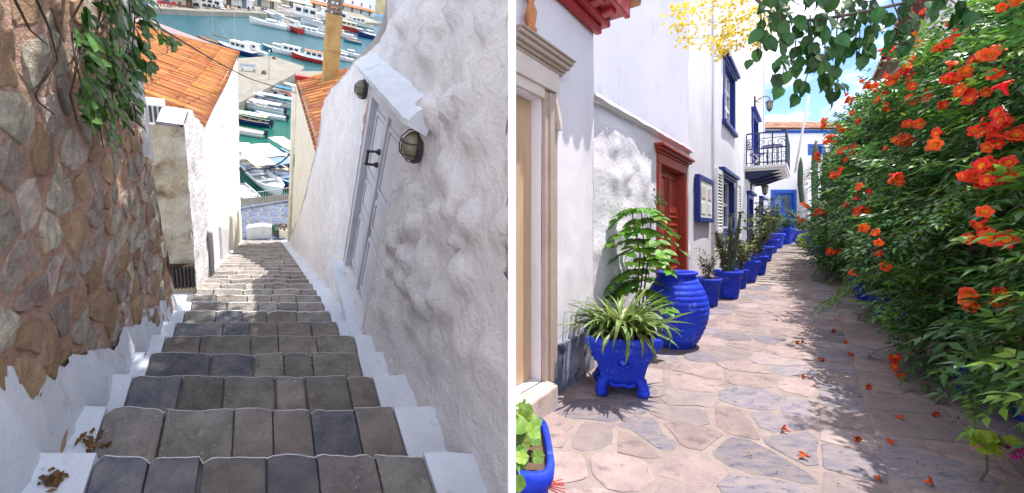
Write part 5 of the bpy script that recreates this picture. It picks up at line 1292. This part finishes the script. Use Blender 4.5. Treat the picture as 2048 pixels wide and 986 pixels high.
# leafy shrub growing between planter and jar
s0 = PR(1290, 690); sb = Vector((WV + .18, 4.35, gz(4.35)))
shb = thing('pinnate_shrub', 'bright green shrub with drooping pinnate leaves between wall and blue jar', 'shrub', MR @ T(sb.x, sb.y, sb.z))
r = random.Random(23); sm = MB(); lmesh = leaf_shape(.62, .05); l0 = None
def sh_leaf(p, d, up, s):
    global l0
    M = leafM(p, d, up, s)
    if l0 is None: l0 = lmesh.build('leaflet', MATS['shrub_leaf'], shb, M)
    elif len(shb.children) < 298: inst(l0, shb, M)
for k_ in range(3):
    sm.tube([(0, 0, 0), (.02 * k_, .05 * k_, .5), (.05 + .02 * k_, .08 * k_ - .02, 1.0), (.07 * k_ - .03, .1 * k_ - .05, 1.45)], .012, 6, .005)
for (h, n_) in ((.62, 3), (.72, 3), (.84, 3), (.95, 3), (1.05, 3), (1.15, 3), (1.26, 3), (1.36, 3), (1.46, 3)):
    for j in range(n_):
        a = r.uniform(-.9, 4.0); d = Vector((math.cos(a), math.sin(a), r.uniform(.0, .5))).normalized(); p = Vector((.04, .03, h)); L = r.uniform(.26, .42) * (1.15 - .25 * (h > 1.3))
        x = d.cross(Vector((0, 0, 1))).normalized(); z = x.cross(d); pts_ = []
        for s_ in range(5):
            t_ = (s_ + .6) / 5; pos = p + d * L * t_ - Vector((0, 0, 1)) * L * .75 * t_ * t_; pts_.append(pos)
            for sg in (-1, 1): sh_leaf(pos, x * sg + d * .5 - Vector((0, 0, .5)), Vector((0, 0, 1)) + d * .6, r.uniform(.115, .165))
        sh_leaf(pts_[-1], d - Vector((0, 0, 1)), d, .13); sm.tube([p] + pts_, .004, 4)
sm.build('stems', MATS['twig'], shb, kind='stuff')
sg_ = thing('wall_sprig', 'small dark sprig growing high beside the red door frame', 'plant', MR @ T(LV + .05, 5.7, 1.72)); lf = MB(); r = random.Random(3)
for q in range(70): add_leaf(lf, Vector((r.uniform(0, .1), r.gauss(0, .12), r.gauss(0, .09))), Vector((r.uniform(0, 1), r.gauss(0, 1), r.gauss(0, 1))), Vector((0, 0, 1)), .06, 1.2)
lf.build('foliage', MATS['vine_leaf'], sg_, kind='stuff')
# row of pots towards the balcony
t, h = round_pot(1422, 615, .20, .43, 'wide blue pot with dry stems next to the ribbed jar'); scrub(t, h * .85, 7, .55, .16, 'grey_leaf', .05, 1)
lf = MB(); r = random.Random(4)
for q_ in range(120): add_leaf(lf, Vector((r.gauss(0, .09), r.gauss(0, .09), h * .93 + abs(r.gauss(0, .03)))), Vector((r.gauss(0, 1), r.gauss(0, 1), .2)), Vector((0, 0, 1)), .06, .5)
lf.build('dry_leaves', MATS['dry_leaf'], t, kind='stuff')
def euphorbia(t, base, H, seed):
    r = random.Random(seed); m = MB()
    for k_ in range(5):
        a = r.uniform(0, 6.3); x, y = .05 * math.cos(a), .05 * math.sin(a); P = [(x, y, base)]
        for s_ in range(1, 8): P.append((x * (1 + s_ * .35) + r.gauss(0, .015), y * (1 + s_ * .35) + r.gauss(0, .015), base + H * r.uniform(.9, 1.05) * s_ / 7 * (.7 + .3 * (k_ % 2))))
        m.tube(P, .035, 7, .026)
        for s_ in range(2, 8):
            for _ in range(5): b_ = r.uniform(0, 6.3); m.ball(Vector(P[s_]) + Vector((math.cos(b_) * .03, math.sin(b_) * .03, r.uniform(-.05, .05))), .02, 5, 3)
    m.build('thick_stem', MATS['cactus'], t, smooth=True)
t, h = round_pot(1464, 599, .22, .46, 'second blue pot in the row with knobbly cactus stems'); euphorbia(t, h * .85, .95, 2); scrub(t, h * .85, 9, .75, .22, 'grey_leaf', .06, 12)
t, h = round_pot(1484, 578, .15, .36, 'narrow blue pot half hidden behind the cactus pot'); scrub(t, h * .85, 6, .6, .15, 'grey_leaf', .06, 3)
t, h = round_pot(1500, 566, .25, .44, 'third large blue pot with yellowish shrub'); scrub(t, h * .85, 10, .55, .30, 'grey_leaf', .07, 5, per=22); scrub(t, h * .85, 5, .5, .25, 'lime_leaf', .06, 6)
t, h = round_pot(1521, 551, .22, .44, 'blue pot below the balcony with spreading twigs'); scrub(t, h * .85, 10, 1.1, .35, 'grey_leaf', .075, 7, per=26)
t, h = round_pot(1533, 524, .28, .45, 'blue pot with silvery bush under the balcony edge'); scrub(t, h * .85, 12, 1.3, .45, 'grey_leaf', .09, 8, per=28)
t, h = round_pot(1545, 507, .30, .5, 'round blue pot with large grey green bush near the blue door'); scrub(t, h * .85, 14, 1.6, .55, 'grey_leaf', .10, 9, per=30)
t, h = round_pot(1556, 497, .36, .6, 'far round blue pot left of the blue door'); scrub(t, h * .85, 10, .8, .4, 'grey_leaf', .09, 10, per=22)
t, h = round_pot(1577, 489, .30, .75, 'blue footed pot in front of the blue door'); scrub(t, h * .85, 12, .9, .5, 'vine_leaf', .10, 11, per=24)
q = PR(1604, 493); t = thing('small_jar', 'small round blue jar standing at the end of the lane', 'jar', MR @ T(q.x, q.y + .3, gz(q.y)))
MB().lathe([(.001, 0), (.17, 0), (.30, .28), (.33, .42), (.27, .58), (.24, .62), (.27, .66), (.2, .66), (.001, .6)], 24).build('jar_body', MATS['pot_blue'], t, smooth=True); scrub(t, .6, 12, .55, .5, 'grey_leaf', .10, 13, per=24)
q = PR(1643, 510); t = thing('box_planter', 'light blue square planter on the right near the lane end', 'planter', MR @ T(q.x, q.y + .25, gz(q.y), .5))
MB().hexa([(-.26, -.26, 0), (.26, -.26, 0), (.26, .26, 0), (-.26, .26, 0), (-.34, -.34, .55), (.34, -.34, .55), (.34, .34, .55), (-.34, .34, .55)]).build('planter_body', MATS['pot_blue'], t, bevel=.02); MB().box(-.4, .4, -.4, .4, .551, .64).build('rim', MATS['door_blue'], t, bevel=.02); scrub(t, .6, 8, .5, .4, 'grey_leaf', .09, 14)
q = PR(1622, 501); t = thing('lime_bush', 'low yellow green bush beside the light blue planter', 'bush', MR @ T(q.x, q.y + .4, gz(q.y))); leaf_ball('foliage', .42, 800, .06, 'lime_leaf', t, (0, 0, .36), (1.1, 1, .85), seed=6); MB().tube([(0, 0, 0), (0, 0, .3)], .02, 5).build('stem', MATS['twig'], t)
# columnar cacti
q = PR(1612, 500); t = thing('column_cactus', 'tall grey green column cactus with raised arms beside the vine', 'cactus', MR @ T(q.x + .25, q.y - 1.0, gz(q.y)))
def cact(P, r_):
    m = MB(); n = 14; pts_ = []
    for i in range(len(P) - 1):
        for s_ in range(4): pts_.append(Vector(P[i]).lerp(Vector(P[i + 1]), s_ / 4))
    pts_.append(Vector(P[-1])); o = len(pts_)
    vv = []
    for i, p in enumerate(pts_):
        rr = r_ * .72 * (1 if i < o - 2 else .75 if i < o - 1 else .2)
        for j in range(n): a = 2 * math.pi * j / n; k_ = 1.12 if j % 2 else .86; vv.append(p + Vector((math.cos(a) * rr * k_, math.sin(a) * rr * k_, 0)))
    m.add(vv, [(i * n + j, i * n + (j + 1) % n, (i + 1) * n + (j + 1) % n, (i + 1) * n + j) for i in range(o - 1) for j in range(n)] + [tuple(range((o - 1) * n, o * n))])
    return m.build('arm', MATS['cactus'], t, smooth=True)
cact([(0, 0, 0), (.02, 0, 1.5), (.0, 0, 2.8), (.04, 0, 3.95)], .13); cact([(0, 0, 1.4), (-.35, 0, 1.75), (-.42, 0, 2.4), (-.40, 0, 3.4)], .11); cact([(0, 0, 1.6), (.28, 0, 2.0), (.30, 0, 3.7)], .11); cact([(0, 0, 1.0), (-.6, 0, 1.25), (-.75, 0, 1.45)], .10); cact([(0, 0, .8), (.4, 0, 1.2), (.5, 0, 2.2)], .10)
# pots under the vine
t, h = round_pot(1722, 600, .20, .34, 'blue pot at the far end under the climbing vine', group='blue pots under the vine')
t, h = round_pot(1755, 636, .16, .28, 'small blue pot tucked under the vine edge', group='blue pots under the vine')
t, h = round_pot(1800, 655, .17, .28, 'blue pot in the deep shade under the vine', group='blue pots under the vine')
t, h = round_pot(1932, 792, .17, .24, 'large blue pot at the foot of the vine in front', group='blue pots under the vine')
t, h = round_pot(2040, 846, .15, .24, 'blue pot at the right edge under the vine', group='blue pots under the vine')
# geranium trough in the near left corner
gt = thing('blue_trough', 'blue trough with rounded rim cut by the left edge of the lane picture', 'planter', Matrix.Translation((.075, 1.82, 0)))
m = MB(); vv = []; K = 20
def tr_ring(rx, ry, z): return [(rx * abs(math.cos(a)) ** .55 * (1 if math.cos(a) > 0 else -1), ry * abs(math.sin(a)) ** .55 * (1 if math.sin(a) > 0 else -1), z) for a in [2 * math.pi * q / K for q in range(K)]]
pf = [(.06, .18, 0), (.07, .2, .2), (.075, .22, .42), (.094, .25, .43), (.098, .255, .46), (.094, .25, .485), (.07, .225, .485), (.065, .22, .43)]
for (a, b, z) in pf: vv += tr_ring(a, b, z)
m.add(vv, [(i * K + j, i * K + (j + 1) % K, (i + 1) * K + (j + 1) % K, (i + 1) * K + j) for i in range(len(pf) - 1) for j in range(K)]); m.build('trough_body', MATS['pot_blue'], gt, smooth=True)
MB().add(tr_ring(.067, .222, .45), [tuple(range(K))]).build('soil', MATS['soil'], gt)
def geranium(t, c, n, R0, sz, lm, seed):
    r = random.Random(seed); base = None
    for k_ in range(n):
        mb = MB() if base is None else None
        if mb is not None:
            nn = 14; vv = [(0, 0, 0)] + [(math.cos(a) * (1 + .10 * math.cos(5 * a)) , math.sin(a) * (1 + .10 * math.cos(5 * a)), .14 + .07 * math.cos(5 * a)) for a in [2 * math.pi * q / nn for q in range(nn)]]
            mb.add(vv, [(0, i + 1, (i + 1) % nn + 1) for i in range(nn)])
        p = Vector(c) + Vector((r.gauss(0, 1) * R0[0], r.gauss(0, 1) * R0[1], abs(r.gauss(0, 1)) * R0[2])); p.x = max(-.03, p.x); nrm = Vector((r.gauss(0, .6), r.gauss(-.5, .5), 1)).normalized()
        M = nrm.to_track_quat('Z', 'Y').to_matrix().to_4x4() @ Matrix.Scale(sz * r.uniform(.7, 1.2), 4); M.translation = p
        if base is None: base = mb.build('leaf', MATS[lm], t, M)
        else: inst(base, t, M)
gp = thing('geranium_plant', 'geranium with round scalloped leaves in the blue trough', 'plant', Matrix.Translation((.055, 1.82, .45)))
mat('geranium_leaf', (.10, .22, .03), (.22, .32, .06), 20, .5, rnd=.35, transl=.3, hue=.03)
geranium(gp, (-.02, -.03, .03), 34, (.03, .13, .05), .036, 'geranium_leaf', 5)
tw = MB(); r = random.Random(6)
for k_ in range(9): a = r.uniform(-.6, .9); tw.tube([(.06, -.2, -.03), (.10 + .05 * math.cos(a), -.2 + .02 * k_ * .3, -.06 + .05 * math.sin(a))], .0022, 4)
tw.build('dry_stems', MATS['red_paint'], gp)
# geranium sprig reaching in at the lower right
q = WP(1985, 890, 2.1); gs = thing('geranium_sprig', 'yellow green geranium sprig with a pink bloom at the lower right', 'plant', Matrix.Translation(q)); geranium(gs, (-.03, 0, -.02), 16, (.055, .04, .035), .045, 'lime_leaf', 8)
leaf_ball('pink_bloom', .035, 90, .014, 'pink_flower', gs, (.075, -.03, -.01), (.8, .8, 1.3), seed=3); MB().tube([(.1, .25, -.5), (.03, .05, -.15), (-.03, 0, -.01)], .006, 5).build('stem', MATS['cactus'], gs); MB().tube([(-.03, 0, .0), (-.09, -.02, .01), (-.13, -.02, -.012)], .003, 4).build('stalk', MATS['pink_flower'], gs)

# ------------------------------------------------------------------ the climbing vine
VN = thing('climbing_vine', 'huge climbing vine with orange trumpet flowers covering the right side of the lane', 'vine', MR)
def vface(u): return .98 - (u - 4) * .062
def vtop(u): return (2.62 + .118 * u) * (1 - .35 * max(0, (u - 13.0) / 2.6) ** 2)
r = random.Random(101)
dark, light, tw = MB(), MB(), MB()
def vpoint(u, s, dep=0):
    """s: 0 foot .. 1 top of the face .. 1.6 over the top"""
    top = vtop(u); vf = vface(u); bul = .55 * fbm((u * .9, s * 3.2, 4), 1.0, 2) + .10 * fbm((u, s * 4, 8), 2.6, 2)
    if s <= 1:
        z = .12 + gz(u) + (top - .12 - gz(u)) * s; v = vf - .16 * math.sin(s * math.pi * .9) - bul + .75 * max(0, s - .30) ** 1.25 + .25 * max(0, .2 - s)
        n = Vector((-1, 0, .35 + .9 * max(0, s - .4)))
    else:
        t_ = (s - 1) / .6; z = top + .12 * math.sin(t_ * 3) + bul * .8; v = vf + .45 + t_ * 1.1; n = Vector((-.5, 0, 1))
    return Vector((v + dep, u, z)), n.normalized()
NS = 11000
for k_ in range(NS):
    u = 2.2 + (15.7 - 2.2) * r.random() ** 1.25; s = r.uniform(.0, 1.55); 
    if u < 4.3 and s < .1: continue
    p, n = vpoint(u, s, r.uniform(.0, .5) ** 1.2)
    d = (n * r.uniform(.3, 1.0) + Vector((r.gauss(0, .5), r.gauss(0, .8), r.gauss(-.45, .45)))).normalized()
    L = r.uniform(.17, .30) * (1 + .02 * u); ls = .098 * (1 + .03 * max(0, u - 5))
    lightk = r.random() < (.24 + .22 * max(0, s - .8) + .10 * max(0, fbm((u * .7, s * 2, 20), 1.2, 2)))  # more pale leaves towards the top, sunlit highlights painted by leaf colour
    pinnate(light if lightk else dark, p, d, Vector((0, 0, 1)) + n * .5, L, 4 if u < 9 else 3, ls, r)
for k_ in range(4200):                                   # leaves deep inside the vine
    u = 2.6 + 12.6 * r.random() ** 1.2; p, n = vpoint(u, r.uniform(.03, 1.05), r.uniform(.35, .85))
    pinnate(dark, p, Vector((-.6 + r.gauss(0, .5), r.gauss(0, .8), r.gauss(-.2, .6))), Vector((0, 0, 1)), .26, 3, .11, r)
for (P_, n_) in ((((.9, 6.6, .95), (.55, 6.5, .85), (.30, 6.3, .62), (.12, 6.2, .50)), 15), (((1.0, 5.0, .9), (.7, 4.9, .85), (.52, 4.8, .62)), 13), (((1.1, 4.2, .55), (.86, 3.7, .6), (.74, 3.4, .42)), 15), (((1.2, 3.6, .5), (1.0, 3.1, .5), (.9, 2.85, .33)), 13), (((.8, 8.2, .7), (.5, 8.1, .6), (.3, 7.9, .35)), 12),
                 (((.7, 11, 1.0), (.3, 10.8, .8), (.1, 10.6, .45)), 12), (((1.1, 5.6, 1.0), (.8, 5.2, .95), (.62, 5.0, .7)), 12), (((1.05, 4.4, 3.0), (.8, 4.2, 2.9), (.55, 4.0, 2.6)), 11), (((1.0, 3.9, 1.7), (.75, 3.7, 1.65), (.6, 3.5, 1.45)), 10)):
    P3 = [Vector(p) for p in P_]; tw.tube(P3, .007, 5, .003)
    for q in range(n_):
        t_ = q / n_ * (len(P3) - 1.001); i = int(t_); p = P3[i].lerp(P3[i + 1], t_ - i); ax = (P3[i + 1] - P3[i]).normalized(); sd = 1 if q % 2 else -1
        for sg in (-1, 1): pinnate(light if (q + (sg > 0)) % 2 == 0 else dark, p, ax * .7 + Vector((0, sg * 1.0, -.25)) + Vector((r.gauss(0, .2), r.gauss(0, .2), r.gauss(0, .2))), Vector((0, 0, 1)), r.uniform(.12, .19), 4, .05, r)  # half the spray leaves take the pale tint, imitating sun on them
for k_ in range(46):
    u = r.uniform(3, 15); s = r.uniform(.05, .7); a, n = vpoint(u, s, .25); b_, n2_ = vpoint(u + r.uniform(-.6, .6), min(1.3, s + r.uniform(.2, .5)), .12); tw.tube([a, a.lerp(b_, .5) + Vector((r.uniform(-.1, .1), 0, 0)), b_], .011, 5, .006)
for (v_, u_) in ((1.45, 5.2), (1.4, 8.0), (1.2, 11.5), (1.35, 6.6), (1.0, 14)): tw.tube([(v_, u_, gz(u_)), (v_ + .05, u_ + .1, 1.0), (v_ - .1, u_ + .3, 2.0), (v_ - .1, u_ + .2, 3.0)], .04, 7, .02)
dark.build('dark_foliage', MATS['vine_leaf'], VN, kind='stuff'); light.build('sunlit_tint_foliage', MATS['vine_leaf_sunlit_tint'], VN, kind='stuff'); tw.build('stems', MATS['bark'], VN, kind='stuff')
fm = MB(); prof = [(.006, 0), (.009, .02), (.013, .04), (.02, .056), (.034, .064), (.038, .058)]
fm.lathe(prof, 20, None, lambda q, a: Vector((q.x * (1 + (.32 * abs(math.cos(2.5 * a)) ** .6 - .14 if q.z > .05 else 0)), q.y * (1 + (.32 * abs(math.cos(2.5 * a)) ** .6 - .14 if q.z > .05 else 0)), q.z)))
th_ = MB().lathe([(.001, .03), (.010, .045), (.017, .0555)], 8)
FL = [(1921, 55, 8), (1881, 90, 4), (1846, 97, 4), (1816, 145, 10), (1791, 165, 7), (1736, 172, 6), (1778, 202, 4), (1838, 192, 6), (1906, 155, 8), (1936, 192, 6), (1703, 203, 8), (1686, 180, 5), (1650, 247, 8), (1663, 280, 8), (1683, 260, 4), (1640, 315, 5), (1698, 307, 8), (1808, 277, 10), (1793, 360, 6),
      (1708, 387, 4), (1728, 422, 4), (1612, 412, 4), (1640, 428, 8), (1738, 370, 1), (1758, 470, 3), (1986, 267, 6), (2036, 258, 7), (1971, 340, 8), (2001, 350, 7), (1988, 467, 6), (2026, 220, 3), (2040, 12, 3), (1846, 15, 3), (1666, 503, 5), (1756, 540, 2), (1658, 615, 4), (1806, 748, 4), (1956, 583, 5), (1731, 550, 1), (1971, 963, 4), (1870, 240, 2), (1890, 300, 3), (1600, 440, 3), (1676, 345, 4), (1720, 240, 3), (1960, 110, 4), (2010, 150, 3), (1780, 120, 3)]
f0 = None; t0_ = None; nfl = 0; r = random.Random(55)
def ray_vine(px, py):
    d = MRi.to_3x3() @ _ray(px, py); best = None
    for q in range(12, 160):
        t_ = q * .1; p = d * t_ + EYER
        if p.y > 15.4: break
        sz_ = (p.z - gz(p.y)) / max(.5, vtop(max(2.2, p.y)) - gz(p.y))
        if p.x > vpoint(max(2.2, p.y), max(0, min(1, sz_)))[0].x - .17: return p, t_
    p = d * 13.0 + EYER
    return p, 13.0
for (px, py, n_) in FL:
    c, dep = ray_vine(px, py)
    for k_ in range(n_):
        if nfl > 285: break
        jit = Vector((r.gauss(0, .03), r.gauss(0, .055), r.gauss(0, .04))) * (1 + .06 * dep); back = MRi.to_3x3() @ Vector((0, 1, 0))
        out = (Vector((-.55, -.75, .25)) + Vector((r.gauss(0, .5), r.gauss(0, .5), r.gauss(0, .45)))).normalized()
        M = out.to_track_quat('Z', 'Y').to_matrix().to_4x4() @ Matrix.Scale(r.uniform(.75, 1.1) * (1 + .05 * max(0, dep - 3)), 4); M.translation = c + jit
        if f0 is None: f0 = fm.build('flower', MATS['flower_orange'], VN, M, smooth=True); t0_ = th_.build('throat', MATS['flower_throat'], f0)
        else: f_ = inst(f0, VN, M); inst(t0_, f_)
        nfl += 1
# fallen flowers on the paving
gl = [(1690, 688), (1733, 778), (1618, 760), (1640, 726), (1806, 844), (1880, 838), (1790, 889), (1747, 961), (1846, 969), (1598, 921), (1700, 716), (1622, 661), (1600, 690), (1614, 692), (1705, 880), (1663, 640), (1672, 668), (1580, 870)]
fsrc = None
for i, (px, py) in enumerate(gl):
    q = PR(px, py); M = MR @ T(q.x, q.y, gz(q.y) + .018, r.uniform(0, 6)) @ Matrix.Rotation(R(r.uniform(65, 95)), 4, 'X') @ Matrix.Diagonal((r.uniform(.5, .9), r.uniform(.25, .6), r.uniform(.4, .8), 1))
    if fsrc is None: fsrc = fm.build('fallen_flower', MATS['petal_fallen'], None, M, smooth=True)
    else: fsrc_ = inst(fsrc, None, M)
    o = fsrc if i == 0 else fsrc_
    tag(o, 'withered orange flower fallen on the lane paving', 'flower', 'fallen flowers on the paving')
lt = MB()
for k_ in range(420):
    u = 2 + 8 * r.random() ** 1.4; v = r.triangular(-.9, 1.3, .75); p = Vector((v, u, gz(u) + .016)); a = r.uniform(0, 6.28); s_ = r.uniform(.004, .016)
    add_leaf(lt, p, Vector((math.cos(a), math.sin(a), .1)), Vector((r.gauss(0, .3), r.gauss(0, .3), 1)), s_ * 1.6, 1.2)
tag(lt.build('leaf_litter', MATS['dry_leaf'], None, MR), 'scattered brown leaf scraps on the lane paving', 'litter', None, 'stuff')
# orange tipped bare stems at the right edge
bs = thing('bare_stems', 'yellowish bare stems topped with orange leaf tufts at the right edge', 'plant', None)
for (P_, r_) in (((2046, 830), (2030, 760), (2008, 690), (2000, 640), (2002, 605)), .016), (((2050, 790), (2044, 700), (2038, 610)), .010):
    P3 = [WP(x, y, 2.35 + .03 * i) for i, (x, y) in enumerate(P_)]; MB().tube(P3, r_, 7, r_ * .7).build('stem', MATS['dry_twig'], bs, smooth=True)
    leaf_ball('leaf_tuft', .055, 60, .03, 'flower_throat', bs, P3[-1], (1.2, 1, .5), seed=int(r_ * 1000))

# ------------------------------------------------------------------ overhanging branch and yellow blossom
r = random.Random(61)
ob = thing('overhanging_branch', 'dark green leafy branch hanging across the top of the lane view', 'branch', None)
bl = leaf_shape(.66, .07, -.1); b0_ = None; st_ = MB()
st_.tube([WP(1490, -25, 2.1), WP(1560, 45, 2.05), WP(1650, 38, 2.0), WP(1735, 22, 1.95), WP(1800, 8, 1.9), WP(1880, -10, 1.85)], .009, 7, .006); st_.tube([WP(1600, -30, 2.0), WP(1660, 10, 2.0), WP(1690, 40, 1.97)], .006, 6, .004); st_.tube([WP(1880, -10, 1.85), WP(1990, -40, 1.7)], .012, 7)
strings = [((1530, 10), (1525, 60), (1518, 115)), ((1560, 30), (1562, 90), (1568, 140), (1560, 160)), ((1595, 40), (1590, 100), (1585, 150)), ((1620, 30), (1625, 80), (1622, 130), (1600, 190)), ((1655, 20), (1650, 80), (1650, 140), (1640, 155)), ((1675, 30), (1672, 100), (1668, 160), (1660, 190)), ((1700, 10), (1720, 60), (1718, 115)), ((1740, 10), (1742, 60), (1735, 95)), ((1715, 60), (1705, 100)),
           ((1540, -20), (1600, 10)), ((1600, -10), (1680, 0)), ((1680, -10), (1745, 5)), ((1545, 20), (1580, 45)), ((1780, -10), (1800, 40), (1795, 75)), ((1830, -10), (1850, 25)), ((1760, 20), (1800, 60), (1815, 95)), ((1880, -15), (1930, 20), (1960, 40))]
for si, s_ in enumerate(strings):
    dpt = 2.0 - .08 * math.sin(si * 2.1); P3 = [WP(x, y, dpt + .03 * math.sin(i + si)) for i, (x, y) in enumerate(s_)]; st_.tube(P3, .003, 5, .002)
    tot = sum((P3[i + 1] - P3[i]).length for i in range(len(P3) - 1)); n_ = max(5, int(tot / .018))
    for k_ in range(n_):
        t_ = k_ / n_ * (len(P3) - 1.001); i = int(t_); p = P3[i].lerp(P3[i + 1], t_ - i) + Vector((r.gauss(0, .014), r.gauss(0, .04), r.gauss(0, .013)))
        d = Vector((r.gauss(0, .55), r.gauss(-.1, .4), -1)).normalized(); up = Vector((r.gauss(0, .5), -1, r.gauss(.4, .4))); M = leafM(p, d, up, r.uniform(.055, .085))
        if b0_ is None: b0_ = bl.build('leaf', MATS['branch_leaf'], ob, M)
        elif len(ob.children) < 290: inst(b0_, ob, M)
st_.build('twigs', MATS['bark'], ob, kind='stuff')
yb = thing('yellow_blossom', 'spray of small yellow blossoms hanging in front of the tall white house', 'blossom', None)
bm2, st2 = MB(), MB()
for (P_, n_) in ((((1545, -15), (1480, 5), (1400, 18), (1338, 20)), 130), (((1545, 10), (1470, 40), (1400, 48), (1352, 50)), 130), (((1540, 30), (1490, 62), (1420, 76), (1356, 77)), 120), (((1545, 40), (1500, 80), (1450, 100), (1440, 108)), 120), (((1560, 10), (1530, 60), (1515, 95)), 90), (((1500, -20), (1440, -5), (1380, 0)), 70), (((1520, 20), (1460, 60), (1430, 95)), 80)):
    P3 = [WP(x, y, 2.2 + .05 * math.sin(i * 2 + n_)) for i, (x, y) in enumerate(P_)]; st2.tube(P3, .002, 4, .001)
    for k_ in range(n_):
        t_ = r.random() * (len(P3) - 1.001); i = int(t_); p = P3[i].lerp(P3[i + 1], t_ - i) + Vector((r.gauss(0, .02), r.gauss(0, .035), r.gauss(0, .02)))
        s_ = r.uniform(.007, .012)
        for q in range(4): add_leaf(bm2, p, Vector((r.gauss(0, 1), r.gauss(-.4, 1), r.gauss(0, 1))), Vector((0, 0, 1)) + Vector((r.gauss(0, .5), r.gauss(0, .5), 0)), s_ * 1.5, 2.0)
bm2.build('blossoms', MATS['blossom_yellow'], yb, kind='stuff'); st2.build('stems', MATS['lime_leaf'], yb, kind='stuff')

# ------------------------------------------------------------------ tree in the yard above the stairway, whose crown dapples the walls
tr = thing('yard_tree', 'leafy tree leaning over the whitewashed wall above the stairway', 'tree', ML)
MB().tube([(1.75, 4.3, -2.0), (1.6, 4.6, .2), (1.3, 5.0, 1.4), (1.0, 5.6, 2.2)], .10, 8, .05).build('trunk', MATS['bark'], tr, smooth=True)
cr = MB(); r = random.Random(71)
for (c_, R0, n_) in (((1.1, 4.2, 2.2), .95, 800), ((1.0, 5.2, 1.8), .85, 800), ((1.2, 6.2, 1.7), .55, 180), ((1.4, 4.8, 2.9), .9, 600)):
    for k_ in range(n_):
        d = Vector((r.gauss(0, 1), r.gauss(0, 1), r.gauss(0, .7))); d = d.normalized() * R0 * r.random() ** .4
        p = Vector(c_) + d
        if p.z < .75: continue
        add_leaf(cr, p, Vector((r.gauss(0, 1), r.gauss(0, 1), r.gauss(-.3, .6))), Vector((0, 0, 1)), r.uniform(.10, .17), 1.3)
cr.build('crown', MATS['vine_leaf'], tr, kind='stuff')
